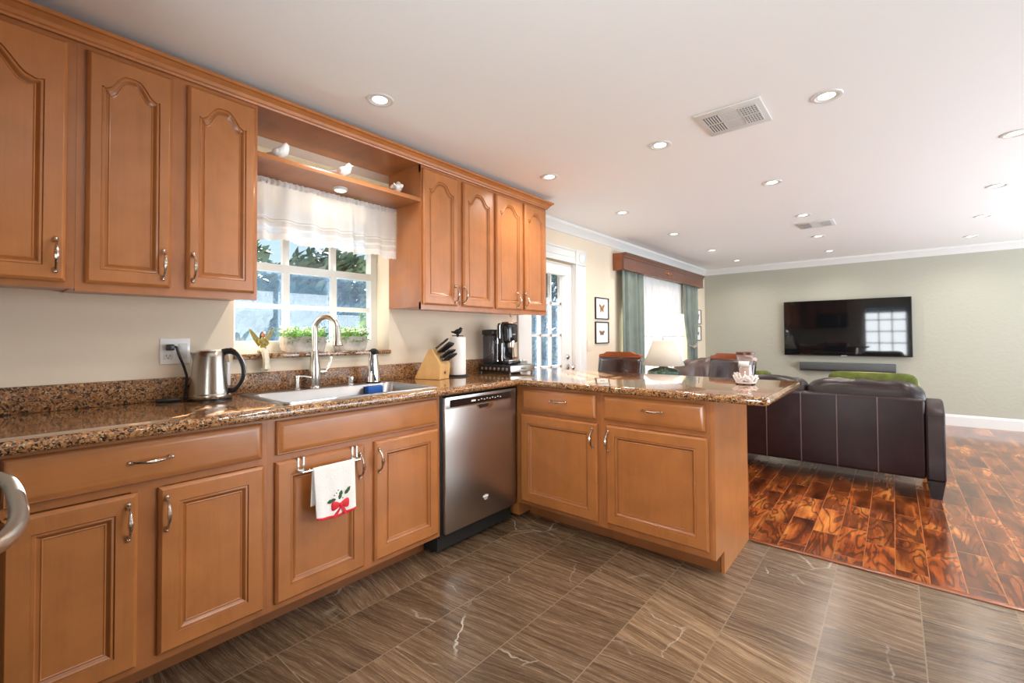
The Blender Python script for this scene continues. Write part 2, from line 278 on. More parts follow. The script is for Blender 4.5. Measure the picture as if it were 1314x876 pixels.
# ---------------------------------------------------------------- helpers: geometry
class MB:
    def __init__(s): s.b = bmesh.new(); s.mats = []; s.mi = 0
    def use(s, m):
        if m not in s.mats: s.mats.append(m)
        s.mi = s.mats.index(m); return s
    def _f(s, f):
        f.material_index = s.mi; return f
    def box(s, x0, x1, y0, y1, z0, z1, r=0, seg=2):
        g = bmesh.ops.create_cube(s.b, size=1); vs = g['verts']
        for v in vs:
            v.co = Vector(((x0+x1)/2+v.co.x*(x1-x0), (y0+y1)/2+v.co.y*(y1-y0), (z0+z1)/2+v.co.z*(z1-z0)))
        fs = {f for v in vs for f in v.link_faces}
        for f in fs: f.material_index = s.mi
        if r:
            es = list({e for v in vs for e in v.link_edges})
            g = bmesh.ops.bevel(s.b, geom=es, offset=r, segments=seg, affect='EDGES', profile=.5, clamp_overlap=True)
            for f in g['faces']: f.material_index = s.mi
        return s
    def quad(s, *pts):
        s._f(s.b.faces.new([s.b.verts.new(p) for p in pts])); return s
    def tube(s, pts, rad, n=10, caps=True):
        pts = [Vector(p) for p in pts]; k = len(pts)
        rad = rad if isinstance(rad, (list, tuple)) else [rad]*k
        rings = []; up = None
        for i, p in enumerate(pts):
            t = (pts[min(i+1, k-1)]-pts[max(i-1, 0)]).normalized()
            if up is None: up = t.orthogonal().normalized()
            up = (up-t*up.dot(t)).normalized(); sd = t.cross(up)
            rr = rad[i] if isinstance(rad[i], (tuple, list)) else (rad[i], rad[i])
            rings.append([s.b.verts.new(p+up*math.cos(2*PI*j/n)*rr[0]+sd*math.sin(2*PI*j/n)*rr[1]) for j in range(n)])
        for a, c in zip(rings, rings[1:]):
            for j in range(n): s._f(s.b.faces.new((a[j], a[(j+1) % n], c[(j+1) % n], c[j])))
        if caps: s._f(s.b.faces.new(rings[0][::-1])); s._f(s.b.faces.new(rings[-1]))
        return s
    def lathe(s, prof, c=(0, 0, 0), n=24, axis=Vector((0, 0, 1)), caps=True, sx=1.0, sy=1.0):
        c = Vector(c); q = axis.to_track_quat('Z', 'Y'); rings = []
        for r, z in prof:
            rings.append([s.b.verts.new(c+q @ Vector((max(r, 1e-4)*sx*math.cos(2*PI*j/n), max(r, 1e-4)*sy*math.sin(2*PI*j/n), z))) for j in range(n)])
        for a, d in zip(rings, rings[1:]):
            for j in range(n): s._f(s.b.faces.new((a[j], a[(j+1) % n], d[(j+1) % n], d[j])))
        if caps: s._f(s.b.faces.new(rings[0][::-1])); s._f(s.b.faces.new(rings[-1]))
        return s
    def prism(s, poly, a, c, f):   # poly of 2-D points extruded between a and c, f(u,v,w) -> xyz
        lo = [s.b.verts.new(f(u, v, a)) for u, v in poly]; hi = [s.b.verts.new(f(u, v, c)) for u, v in poly]; n = len(poly)
        for i in range(n): s._f(s.b.faces.new((lo[i], lo[(i+1) % n], hi[(i+1) % n], hi[i])))
        s._f(s.b.faces.new(lo[::-1])); s._f(s.b.faces.new(hi)); return s
    def rings(s, R, cap0=True, cap1=True):
        V = [[s.b.verts.new(p) for p in r] for r in R]; n = len(R[0])
        for a, c in zip(V, V[1:]):
            for j in range(n): s._f(s.b.faces.new((a[j], a[(j+1) % n], c[(j+1) % n], c[j])))
        if cap0: s._f(s.b.faces.new(V[0][::-1]))
        if cap1: s._f(s.b.faces.new(V[-1]))
        return s
    def sheet(s, f, nu, nv):
        g = [[s.b.verts.new(f(i/nu, j/nv)) for j in range(nv+1)] for i in range(nu+1)]
        for i in range(nu):
            for j in range(nv): s._f(s.b.faces.new((g[i][j], g[i+1][j], g[i+1][j+1], g[i][j+1])))
        return s
    def ball(s, c, rx, ry=None, rz=None, e=1.0, e2=None, nu=24, nv=14, fn=None):   # superellipsoid
        ry = ry or rx; rz = rz or rx; e2 = e2 or e; pw = lambda v, k: math.copysign(abs(v)**k, v)
        rows = []
        for i in range(1, nv):
            t = -PI/2+PI*i/nv
            rows.append([(pw(math.cos(t), e2)*pw(math.cos(2*PI*j/nu), e), pw(math.cos(t), e2)*pw(math.sin(2*PI*j/nu), e), pw(math.sin(t), e2)) for j in range(nu)])
        P = lambda p: Vector((c[0]+p[0]*rx, c[1]+p[1]*ry, c[2]+p[2]*rz))+(fn(p) if fn else Vector())
        V = [[s.b.verts.new(P(p)) for p in r] for r in rows]
        for a, d in zip(V, V[1:]):
            for j in range(nu): s._f(s.b.faces.new((a[j], a[(j+1) % nu], d[(j+1) % nu], d[j])))
        b0 = s.b.verts.new(P((0, 0, -1))); t0 = s.b.verts.new(P((0, 0, 1)))
        for j in range(nu):
            s._f(s.b.faces.new((b0, V[0][(j+1) % nu], V[0][j]))); s._f(s.b.faces.new((t0, V[-1][j], V[-1][(j+1) % nu])))
        return s
    def build(s, name, m=None, parent=None, smooth=True, ang=35, solid=0, **tags):
        bmesh.ops.recalc_face_normals(s.b, faces=s.b.faces)
        me = bpy.data.meshes.new(name); s.b.to_mesh(me); s.b.free()
        for mm in (s.mats or [m]): me.materials.append(M[mm] if isinstance(mm, str) else mm)
        if smooth:
            for p in me.polygons: p.use_smooth = True
            try: me.set_sharp_from_angle(angle=math.radians(ang))
            except Exception: pass
        o = bpy.data.objects.new(name, me); COL.objects.link(o)
        if parent: o.parent = parent
        if solid:
            md = o.modifiers.new('thick', 'SOLIDIFY'); md.thickness = solid; md.offset = 0
        return tag(o, **tags)
def tag(o, label=None, cat=None, group=None, kind=None):
    if label: o['label'] = label
    if cat: o['category'] = cat
    if group: o['group'] = group
    if kind: o['kind'] = kind
    return o
def thing(name, label, cat, loc=(0, 0, 0), rz=0, group=None):
    o = bpy.data.objects.new(name, None); COL.objects.link(o); o.empty_display_size = .05
    o.location = loc; o.rotation_euler = (0, 0, rz); return tag(o, label, cat, group)
def smooth(pts, rad, k=5):   # Catmull-Rom
    P = [Vector(p) for p in pts]; Rr = [r if isinstance(r, tuple) else (r, r) for r in rad]; op, orr = [], []
    for i in range(len(P)-1):
        a, b, c, d = P[max(i-1, 0)], P[i], P[i+1], P[min(i+2, len(P)-1)]
        for j in range(k):
            t = j/k; op.append(.5*((2*b)+(c-a)*t+(2*a-5*b+4*c-d)*t*t+(3*b-a-3*c+d)*t**3)); orr.append(tuple(lerp(u, v, t) for u, v in zip(Rr[i], Rr[i+1])))
    op.append(P[-1]); orr.append(Rr[-1]); return op, orr
def kids(o): return [c for c in bpy.data.objects if c.parent is o]
def dup(o, loc, rz=None, label=None, parent=None):
    c = o.copy(); COL.objects.link(c)
    if parent: c.parent = parent
    else:
        c.location = loc
        if rz is not None: c.rotation_euler = (0, 0, rz)
        if label: c['label'] = label
    for k in kids(o):
        dup(k, None, parent=c)
    return c
def struct(mb, name, m, **k): return mb.build(name, m, kind='structure', **k)
def lerp(a, b, t): return a+(b-a)*t
def S(t): return t*t*(3-2*t)
# ---------------------------------------------------------------- the room
CEIL, YS, YN, XE = 2.34, -.72, 8.23, 5.3
struct(MB().box(-.2, XE+.1, YS-.1, 2.93, -.1, 0), 'floor', 'tile', smooth=False)
struct(MB().box(-.2, XE+.1, 2.93, YN+.1, -.1, 0), 'floor.001', 'laminate', smooth=False)
struct(MB().box(-.25, XE+.3, YS-.2, YN+.2, CEIL, CEIL+.1), 'ceiling', 'ceil', smooth=False)
WX = -.2
def wall_left():
    mb = MB(); y0, y1 = YS-.1, YN+.1
    cuts = [(.828, 1.737, 1.09, 2.2), (3.11, 3.99, 0, 1.945), (5.15, 7.35, .55, 1.98)]
    y = y0
    for a, b, z0, z1 in cuts:
        mb.box(WX, 0, y, a, 0, CEIL)
        if z0 > 0: mb.box(WX, 0, a, b, 0, z0)
        mb.box(WX, 0, a, b, z1, CEIL); y = b
    mb.box(WX, 0, y, y1, 0, CEIL)
    struct(mb, 'wall_left', 'cream_wall', smooth=False)
wall_left()
struct(MB().box(WX, XE+.1, YN, YN+.12, 0, CEIL), 'wall_far', 'sage_wall', smooth=False)
# south wall with its paned door opening behind the camera
mb = MB(); mb.box(WX, 1.8, YS-.12, YS, 0, CEIL).box(2.9, XE+.1, YS-.12, YS, 0, CEIL).box(1.8, 2.9, YS-.12, YS, 2.05, CEIL).box(1.8, 2.9, YS-.12, YS, 0, .5)
struct(mb, 'wall_south', 'cream_wall', smooth=False)
# east wall: unseen, with a long glazed opening added for the fill lamp
mb = MB(); mb.box(XE, XE+.12, YS-.1, 2.2, 0, CEIL).box(XE, XE+.12, 7.8, YN+.1, 0, CEIL).box(XE, XE+.12, 2.2, 7.8, 2.25, CEIL).box(XE, XE+.12, 2.2, 7.8, 0, .15)
struct(mb, 'wall_east', 'cream_wall', smooth=False)
def grid_window(name, axis, pos, u0, u1, z0, z1, nu, nz, fr=.05, bar=.03, depth=.05, glass=True, m='white', zs=None, us=None):
    mb = MB()
    def bx(a0, a1, c0, c1, d=depth):
        if axis == 'x': mb.box(pos-d/2, pos+d/2, a0, a1, c0, c1)
        else: mb.box(a0, a1, pos-d/2, pos+d/2, c0, c1)
    bx(u0, u0+fr, z0, z1); bx(u1-fr, u1, z0, z1); bx(u0+fr, u1-fr, z0, z0+fr); bx(u0+fr, u1-fr, z1-fr, z1)
    for u in (us if us is not None else [lerp(u0+fr, u1-fr, i/nu) for i in range(1, nu)]): bx(u-bar/2, u+bar/2, z0+fr, z1-fr, depth*.6)
    for z in (zs if zs is not None else [lerp(z0+fr, z1-fr, i/nz) for i in range(1, nz)]): bx(u0+fr, u1-fr, z-bar/2, z+bar/2, depth*.55)
    o = struct(mb, name, m, smooth=False)
    if glass:
        g = MB()
        if axis == 'x': g.box(pos-.003, pos+.003, u0+fr, u1-fr, z0+fr, z1-fr)
        else: g.box(u0+fr, u1-fr, pos-.003, pos+.003, z0+fr, z1-fr)
        g.build('pane', 'glass', o, smooth=False)
    return o
grid_window('window_4', 'y', YS-.06, 1.8, 2.9, .5, 2.05, 3, 4, .10, .03)
grid_window('fill_window', 'x', XE+.06, 2.2, 7.8, .15, 2.25, 5, 1, .07, .07)  # unseen glazing, added as an inlet for the east fill lamp
# kitchen window
def window_kitchen():
    x = -.17; mb = MB()
    y0, y1 = .83, 1.737
    mb.box(x-.03, x+.03, y0, y0+.05, 1.115, 2.2).box(x-.03, x+.03, y1-.045, y1, 1.115, 2.2).box(x-.03, x+.03, y0+.05, y1-.045, 1.115, 1.18).box(x-.03, x+.03, y0+.05, y1-.045, 2.12, 2.2)
    mb.box(x-.012, x+.028, y0+.05, y1-.045, 1.572, 1.615)
    for y in (1.15, 1.44): mb.box(x-.012, x+.016, y-.018, y+.018, 1.18, 1.572).box(x-.02, x+.006, y-.018, y+.018, 1.615, 2.12)
    mb.box(x-.012, x+.014, y0+.05, y1-.045, 1.362, 1.39).box(x-.02, x+.004, y0+.05, y1-.045, 1.85, 1.875)
    o = struct(mb, 'window_1', 'white', smooth=False)
    MB().box(x-.006, x-.002, y0+.05, y1-.045, 1.18, 1.572).box(x-.012, x-.008, y0+.05, y1-.045, 1.615, 2.12).build('pane', 'glass', o, smooth=False)
    MB().box(x-.028, x-.026, y0+.05, y1-.045, 1.18, 1.60).build('insect_screen', 'insect_screen', o, smooth=False)
    struct(MB().box(-.139, .024, .8285, 1.7365, 1.0905, 1.117, .004), 'trim_1', 'granite')
window_kitchen()
def door_left():
    o = struct(MB().box(-.075, -.035, 3.12, 3.30, .01, 1.93).box(-.075, -.035, 3.80, 3.985, .01, 1.93).box(-.075, -.035, 3.30, 3.80, .01, .27).box(-.075, -.035, 3.30, 3.80, 1.82, 1.93), 'door_1', 'white', smooth=False)
    g = MB()
    for y in (3.30, 3.445, 3.62, 3.788): g.box(-.07, -.04, y-.011, y+.011, .27, 1.82)
    for z in (.58, .895, 1.205, 1.52): g.box(-.07, -.04, 3.30, 3.80, z-.012, z+.012)
    g.build('muntins', 'white', o, smooth=False)
    MB().box(-.058, -.052, 3.30, 3.80, .27, 1.82).build('pane', 'glass', o, smooth=False)
    MB().box(-.082, -.080, 3.30, 3.80, .27, 1.82).build('insect_screen', 'insect_screen', o, smooth=False)
    MB().box(-.034, .012, 3.31, 3.84, 1.80, 1.90, .008).build('blind_cassette', 'white', o)
    MB().lathe([(.028, 0), (.028, .008), (.012, .012), (.012, .02)], (-.035, 3.90, .985), 16, Vector((1, 0, 0))).build('deadbolt', 'nickel', o)
    MB().lathe([(.03, 0), (.03, .01), (.011, .014), (.011, .04), (.026, .05), (.026, .065), (.01, .075)], (-.035, 3.905, .88), 18, Vector((1, 0, 0))).build('door_knob', 'nickel', o)
    t = MB()
    prof = [(0, 0), (.022, 0), (.022, .02), (.014, .03), (.014, .07), (.02, .08), (.014, .09), (.014, .16), (.022, .17), (.022, .19), (0, .19)]
    t.prism([(.001+d, 3.99+w) for d, w in prof], 0, 1.935, lambda u, v, w: (u, v, w))
    t.prism([(.001+d, 1.945+w*.75) for d, w in prof], 3.05, 3.99, lambda u, v, w: (u, w, v))
    t.box(.001, .018, 3.05, 3.11, 0, 1.935)
    t.box(.001, .030, 3.985, 4.19, 1.935, 2.095, .004)
    t.lathe([(.06, 0), (.06, .008), (.045, .012), (.03, .006), (.015, .012)], (.03, 4.0875, 2.015), 20, Vector((1, 0, 0)))
    t.box(-.198, .0, 3.985, 3.9895, 0, 1.944)
    struct(t, 'trim_2', 'white', ang=30)
door_left()
def crown():
    prof = [(0, 2.235), (.008, 2.235), (.012, 2.255), (.018, 2.265), (.036, 2.30), (.046, 2.31), (.05, 2.338), (0, 2.338)]
    mb = MB(); mb.prism(prof, 3.075, YN-.001, lambda u, v, w: (u+.0005, w, v))
    struct(mb, 'trim_3', 'white', ang=20)
    mb = MB(); mb.prism(prof, .001, XE-.001, lambda u, v, w: (w, YN-.0005-u, v)); struct(mb, 'trim_4', 'white', ang=20)
    mb = MB(); mb.prism([(0, 0), (.016, 0), (.016, .12), (.008, .13), (.008, .14), (0, .146)], .001, XE-.001, lambda u, v, w: (w, YN-.0005-u, v)); struct(mb, 'baseboard_far', 'white', ang=20)
    mb = MB(); mb.prism([(0, 0), (.016, 0), (.016, .12), (.008, .13), (.008, .14), (0, .146)], 4.21, YN-.02, lambda u, v, w: (u+.0005, w, v)); struct(mb, 'baseboard_left', 'white', ang=20)
crown()
struct(MB().box(1.86, XE, 2.915, 2.95, .0005, .007, .003), 'trim_5', 'mahog')
# living room window behind the sheers
grid_window('window_2', 'x', -.12, 5.15, 7.35, .55, 1.98, 4, 2, .06, .03)
# ---------------------------------------------------------------- cabinets
def pull_mesh(mb, c, axis, out, length=.115):
    c, a, o = Vector(c), Vector(axis), Vector(out); pts = []; rad = []; n = 16
    for i in range(n+1):
        t = -1+2*i/n; h = .030*(1-abs(t)**2.6)+.006
        pts.append(c+a*(t*length*.43)+o*h); rad.append(.0042+.0032*math.exp(-(t/.35)**2)+(.0025 if abs(t) > .93 else 0))
    mb.tube(pts, rad, 8)
    for sgn in (-1, 1):
        mb.lathe([(.0075, 0), (.0085, .004), (.006, .009), (.0035, .014)], c+a*(sgn*length*.43), 10, o)
        mb.ball(c+a*(sgn*length*.49)+o*.004, .0065, nu=10, nv=6)
PULL = {}
def add_pull(parent, c, vert):
    k = 'v' if vert else 'h'
    if k not in PULL:
        mb = MB(); pull_mesh(mb, (0, 0, 0), (0, 0, 1) if vert else (1, 0, 0), (0, -1, 0)); o = mb.build('handle', 'pull', parent); PULL[k] = o
    else:
        o = PULL[k].copy(); COL.objects.link(o); o.parent = parent; o.name = 'handle'
    o.location = c; return o
def panel_front(name, parent, x0, x1, z0, z1, y, kind, handle=None):
    """slab front lying in local x/z, outer face towards -y; kind: flat drawer, panel door, arched door"""
    w, h = x1-x0, z1-z0; t = .02; mb = MB().use('maple_h' if kind == 'drawer' else 'maple')
    if kind == 'arch':
        st = .038 if w < .35 else .055; px0, px1, pz0 = st, w-st, .050; rise = .060 if w < .35 else .10; crest = h-.056; sh = crest-rise
        nA = 44; P = [(px0, pz0), (px1, pz0)]; O = [(0, 0), (w, 0)]
        pcx, hw = (px0+px1)/2, (px1-px0)/2
        def arch(s):
            a = abs(s)
            if a > .96: return sh
            if a > .82: return sh-.005*math.sin((.96-a)/.14*PI)
            return sh+(crest-sh)*(.5+.5*math.cos(PI*(a/.82)**1.55))
        for i in range(nA+1):
            s = 1-2*i/nA; P.append((pcx+hw*s, arch(s))); O.append((w if i == 0 else 0 if i == nA else pcx+hw*s, h))
    elif kind == 'panel':
        st = .056; P = [(st, st), (w-st, st), (w-st, h-st), (st, h-st)]; O = [(0, 0), (w, 0), (w, h), (0, h)]
    if kind == 'drawer':
        O = [(0, 0), (w, 0), (w, h), (0, h)]
        def ins(d): return [(d, d), (w-d, d), (w-d, h-d), (d, h-d)]
        R = [(ins(0), 0), (ins(0), .010), (ins(.004), .014), (ins(.006), .0135), (ins(.020), .0195), (ins(.024), .02)]
    else:
        cx, cz = w/2, h/2
        def ino(d): return [(min(max(u, d), w-d) if (u in (0, w)) else u, d if v == 0 else h-d) for u, v in O]
        bx0, bx1 = P[0][0], P[1][0]
        def inp(d):
            out = []
            for i, (u, v) in enumerate(P):
                hwp = (bx1-bx0)/2; k = (hwp-d)/hwp
                out.append((cx+(u-cx)*k, v+d if i < 2 else v-d))
            return out
        R = [(ino(0), 0), (ino(0), .011), (ino(.007), .0185), (ino(.010), .02), (inp(0), .02), (inp(.003), .0155), (inp(.009), .0165), (inp(.012), .0135), (inp(.020), .0085), (inp(.023), .0105), (inp(.026), .0085)]
    RR = [[(x0+u, y-d, z0+v) for u, v in pts] for pts, d in R]; base = mb.mats[0]; dark = (4, 7) if kind != 'drawer' else (2,)
    for k in range(len(RR)-1):
        mb.use('maple_groove' if k in dark else base); mb.rings(RR[k:k+2], False, False)
    mb.use(base); mb._f(mb.b.faces.new([mb.b.verts.new(p) for p in RR[0][::-1]])); mb._f(mb.b.faces.new([mb.b.verts.new(p) for p in RR[-1]]))
    bmesh.ops.remove_doubles(mb.b, verts=mb.b.verts, dist=1e-5)
    o = mb.build(name, None, parent, ang=25)
    if handle: add_pull(o, (handle[0], y-.0195, handle[1]), handle[2])
    return o
def base_cabinet(label, loc, rz, w, drawers, doors, stiles, name='base_cabinet', x0=0.0, end_panel=False, carc=None, ctop=.866):
    r = thing(name, label, 'kitchen cabinet', loc, rz, 'base cabinets')
    carcass = MB().box(x0, w, -.590, -.012, .114, ctop)
    if carc: carcass.box(*carc)
    carcass.build('carcass', 'maple', r, smooth=False)
    f = MB(); f.box(x0, w, -.61, -.5905, .114, .145).box(x0, w, -.61, -.5905, .70, .735).box(x0, w, -.61, -.5905, .852, .8785)
    for a, b in stiles: f.box(a, b, -.6105, -.5905, .1142, .8783)
    f.build('face_frame', 'maple_frame', r, smooth=False)
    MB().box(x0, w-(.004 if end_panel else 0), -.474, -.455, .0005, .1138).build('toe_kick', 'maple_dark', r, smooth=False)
    for a, b, c, d, h in drawers: panel_front('drawer', r, a, b, c, d, -.611, 'drawer', h)
    for a, b, c, d, h in doors: panel_front('door', r, a, b, c, d, -.611, 'panel', h)
    if end_panel:
        p = MB().use('maple'); p.prism([(-.612, .114), (-.476, .114), (-.476, .0005), (0.018, .0005), (.018, .879), (-.612, .879)], w-.0005, w+.016, lambda u, v, q: (q, u, v))
        p.build('end_panel', None, r, smooth=False)
        MB().box(x0, w, .0, .018, .0005, .879).build('back_panel', 'maple', r, smooth=False)
    return r
R90 = PI/2
base_cabinet('left maple base cabinet with one wide drawer over two doors, nearest the camera', (0, 0, 0), R90, .747,
    [(.05, .725, .727, .864, (.378, .799, False))], [(.05, .346, .137, .697, (.321, .612, True)), (.40, .731, .142, .698, (.421, .610, True))], [(0, .055), (.33, .415), (.71, .747)])
base_cabinet('maple sink base cabinet with false drawer front and two doors, left of the dishwasher', (0, .7475, 0), R90, .889,
    [(.0325, .863, .727, .864, None)], [(.028, .423, .139, .70, (.395, .610, True)), (.478, .867, .140, .702, (.495, .612, True))], [(0, .055), (.405, .495), (.85, .889)], ctop=.70)
base_cabinet('maple peninsula base cabinet in the corner beside the dishwasher, narrow drawer over one door', (.6105, 2.912, 0), 0, .62,
    [(.056, .595, .724, .862, (.34, .80, False))], [(.042, .604, .137, .698, (.578, .612, True))], [(0, .06), (.585, .62)], carc=(-.60, -.002, -.59, -.012, .02, .878))
base_cabinet('maple peninsula end cabinet with wide drawer over one large door and plain end panel', (1.231, 2.912, 0), 0, .600,
    [(.024, .577, .727, .862, (.31, .803, False))], [(.037, .587, .149, .698, (.056, .610, True))], [(0, .045), (.565, .600)], end_panel=True)
def upper_cabinet(label, y0, y1, doors, z0=1.37, depth=.33):
    r = thing('wall_cabinet', label, 'kitchen cabinet', (0, y0, z0), R90, 'wall cabinets'); w = y1-y0; H = 2.284-z0
    MB().box(0, w, -depth+.02, -.001, .012, H).build('carcass', 'maple', r, smooth=False)
    f = MB().box(0, w, -depth, -depth+.0195, -.003, .04).box(0, w, -depth, -depth+.0195, H-.08, H)
    ed = [0]+[v for d in doors for v in d[:2]]+[w]
    for i in range(0, len(ed), 2): f.box(max(0, ed[i]-.015), min(w, ed[i+1]+.015), -depth-.0004, -depth+.0195, -.0028, H-.0003)
    f.build('face_frame', 'maple_frame', r, smooth=False)
    for a, b, hx in doors: panel_front('door', r, a, b, 1.397-z0, 2.228-z0, -depth-.001, 'arch', (hx, 1.484-z0 if y0 < 1 else 1.472-z0, True))
    return r
upper_cabinet('leftmost maple wall cabinet with one wide arched door, cut by the photo edge', -.30, .219, [(.05, .495, .470)], 1.378)
upper_cabinet('maple wall cabinet with two arched doors, left of the sink window', .2195, .811, [(.025, .271, .246), (.324, .577, .344)])
upper_cabinet('maple wall cabinet with two arched doors, just right of the sink window', 1.735, 2.3845, [(.01, .292, .262), (.342, .632, .338)])
upper_cabinet('maple wall cabinet with two arched doors, far right end above the coffee maker', 2.385, 3.03, [(.015, .315, .247), (.347, .618, .342)])
def cornice():
    P = [(.0, 2.2845), (.004, 2.2845), (.004, 2.245), (.014, 2.245), (.018, 2.255), (.026, 2.262), (.034, 2.276), (.046, 2.288), (.052, 2.289), (.052, 2.301), (.0, 2.301)]
    P = [(.0, 2.2847), (.0, 2.2460), (.012, 2.2460), (.014, 2.254), (.020, 2.258), (.026, 2.270), (.042, 2.284), (.050, 2.286), (.050, 2.300), (-.01, 2.300), (-.01, 2.2847)]
    R = [[(.331+p, YS+.002, z) for p, z in P], [(.331+p, 3.031+p, z) for p, z in P], [(.001, 3.031+p, z) for p, z in P]]
    MB().rings(R).build('cabinet_cornice', 'maple_h', ang=20, label='long maple crown moulding running along the top of all the wall cabinets', cat='moulding')
cornice()
# shelf and soffit over the sink window
MB().box(.002, .33, .8115, 1.7345, 2.252, 2.283).build('soffit_board', 'maple_h', smooth=False, label='maple top board bridging the cabinets above the sink window', cat='board')
MB().box(.002, .331, .8115, 1.7345, 2.021, 2.045, .002).build('display_shelf', 'maple_h', label='maple display shelf over the sink window holding three white birds', cat='shelf')
# ---------------------------------------------------------------- countertop
def countertop():
    hx0, hx1, hy0, hy1 = .105, .575, .850, 1.625
    mb = MB(); xs = [.001, hx0, hx1, .67, 2.09]; ys = [YS+.66, hy0, hy1, 2.25, 3.17]
    ys[0] = -.03
    b = mb.b; vt = {}
    def V(x, y):
        k = (round(x, 4), round(y, 4))
        if k not in vt: vt[k] = b.verts.new((x, y, .92))
        return vt[k]
    fs = []
    for i in range(4):
        for j in range(4):
            if i == 1 and j == 1: continue
            if i == 3 and j < 3: continue
            fs.append(b.faces.new((V(xs[i], ys[j]), V(xs[i+1], ys[j]), V(xs[i+1], ys[j+1]), V(xs[i], ys[j+1]))))
    ex = bmesh.ops.extrude_face_region(b, geom=fs)
    for v in ex['geom']:
        if isinstance(v, bmesh.types.BMVert): v.co.z = .880
    b.edges.ensure_lookup_table()
    # round the free vertical corners of the peninsula, then the long edges
    vc = [e for e in b.edges if abs(e.verts[0].co.x-2.09) < 1e-4 and abs(e.verts[1].co.x-2.09) < 1e-4 and abs(e.verts[0].co.y-e.verts[1].co.y) < 1e-4]
    bmesh.ops.bevel(b, geom=vc, offset=.035, segments=4, affect='EDGES', profile=.5)
    def side(f): return abs(f.normal.z) < .3
    bmesh.ops.recalc_face_normals(b, faces=b.faces)
    def outer(p): return (p.x > .66 and (p.y < 2.26 or p.x > 2.04 or p.y > 3.16)) or (p.y > 3.16)
    es = [e for e in b.edges if len(e.link_faces) == 2 and sum(side(f) for f in e.link_faces) == 1 and all(outer(v.co) for v in e.verts)]
    bmesh.ops.bevel(b, geom=es, offset=.0165, segments=5, affect='EDGES', profile=.5)
    o = mb.build('countertop', 'granite', ang=50, label='speckled brown granite countertop turning into the peninsula', cat='countertop')
    MB().box(.001, .021, -.03, 3.03, .9202, 1.021, .003).build('backsplash', 'granite_honed', o)
countertop()
# ---------------------------------------------------------------- sink and its fittings
def sink():
    r = thing('sink', 'double-ended stainless steel drop-in sink set in the granite counter', 'sink', (0, 0, .92))
    X0, X1, Y0, Y1 = .07, .60, .822, 1.652; mb = MB()
    def rr(x0, x1, y0, y1, rad, z, n=5):
        P = []
        for cx, cy, a in ((x1-rad, y0+rad, -PI/2), (x1-rad, y1-rad, 0), (x0+rad, y1-rad, PI/2), (x0+rad, y0+rad, PI)):
            for i in range(n+1): P.append((cx+rad*math.cos(a+PI/2*i/n), cy+rad*math.sin(a+PI/2*i/n), z))
        return P
    mb.rings([rr(X0, X1, Y0, Y1, .03, .0006), rr(X0+.004, X1-.004, Y0+.004, Y1-.004, .028, .006), rr(.16, X1-.022, Y0+.025, Y1-.025, .05, .006),
              rr(.164, X1-.026, Y0+.029, Y1-.029, .05, .001), rr(.175, X1-.04, Y0+.045, Y1-.045, .06, -.15), rr(.20, X1-.07, Y0+.075, Y1-.075, .06, -.17)], cap0=False)
    mb.build('basin', 'sink_steel', r, ang=40)
    MB().lathe([(.045, 0), (.045, .003), (.03, .001), (.028, -.001)], (.36, 1.24, -.169), 20).build('drain', 'chrome', r)
sink()
def faucet():
    r = thing('kitchen_faucet', 'tall brushed steel gooseneck faucet behind the sink', 'faucet', (.105, 1.19, .9265))
    MB().lathe([(.030, 0), (.030, .006), (.026, .012), (.027, .03), (.031, .07), (.030, .10), (.022, .16), (.017, .195), (.0195, .198), (.0195, .204)], n=24).build('body', 'nickel', r)
    d = Vector((.85, .5, 0)).normalized(); pts = []; rad = []
    R_ = .066
    pts.append(Vector((0, 0, .20))); rad.append(.0145)
    pts.append(Vector((0, 0, .30))); rad.append(.0145)
    for i in range(1, 15):
        a = PI-(PI*1.02)*i/14; pts.append(Vector((0, 0, .318))+d*(R_+R_*math.cos(a))+Vector((0, 0, R_*math.sin(a)))); rad.append(.0145)
    MB().tube(pts, rad, 14).build('spout', 'nickel', r)
    e = pts[-1]; dn = (pts[-1]-pts[-2]).normalized()
    MB().tube([e-dn*.01, e+dn*.02, e+dn*.06, e+dn*.085, e+dn*.09], [.016, .0175, .021, .027, .024], 16).build('spray_head', 'nickel', r)
    h = MB(); side = Vector((.1, 1, 0)).normalized()
    h.lathe([(.017, 0), (.018, .02), (.014, .04)], Vector((0, .02, .085)), 14, side)
    h.tube([Vector((0, .055, .088)), Vector((.0, .075, .105)), Vector((0, .09, .140)), Vector((0, .095, .165))], [.009, .008, .0065, .008], 10)
    h.build('lever', 'nickel', r)
faucet()
r = thing('soap_pump', 'small brushed steel pump dispenser left of the faucet', 'soap dispenser', (.105, 1.095, .9265))
MB().lathe([(.020, 0), (.020, .004), (.013, .008), (.013, .06), (.018, .062), (.018, .072), (.012, .075)], n=18).build('pump', 'nickel', r)
MB().tube([(0, 0, .066), (.02, .035, .066), (.028, .062, .060)], [.006, .005, .005], 8).build('nozzle', 'nickel', r)
r = thing('air_gap_cap', 'short chrome air gap cap right of the faucet', 'cap', (.105, 1.40, .9265))
MB().lathe([(.022, 0), (.022, .004), (.017, .007), (.017, .022), (.0195, .024), (.0195, .044), (.015, .048)], n=18).build('cap', 'chrome', r)
r = thing('automatic_soap_dispenser', 'tapered chrome automatic soap dispenser with black front at the right of the sink', 'soap dispenser', (.125, 1.54, .9265))
MB().lathe([(.044, .008), (.042, .03), (.034, .10), (.027, .16), (.024, .185)], n=24, sx=.8).build('body', 'chrome', r)
MB().lathe([(.046, 0), (.046, .007)], n=24, sx=.8).build('base', 'black', r)
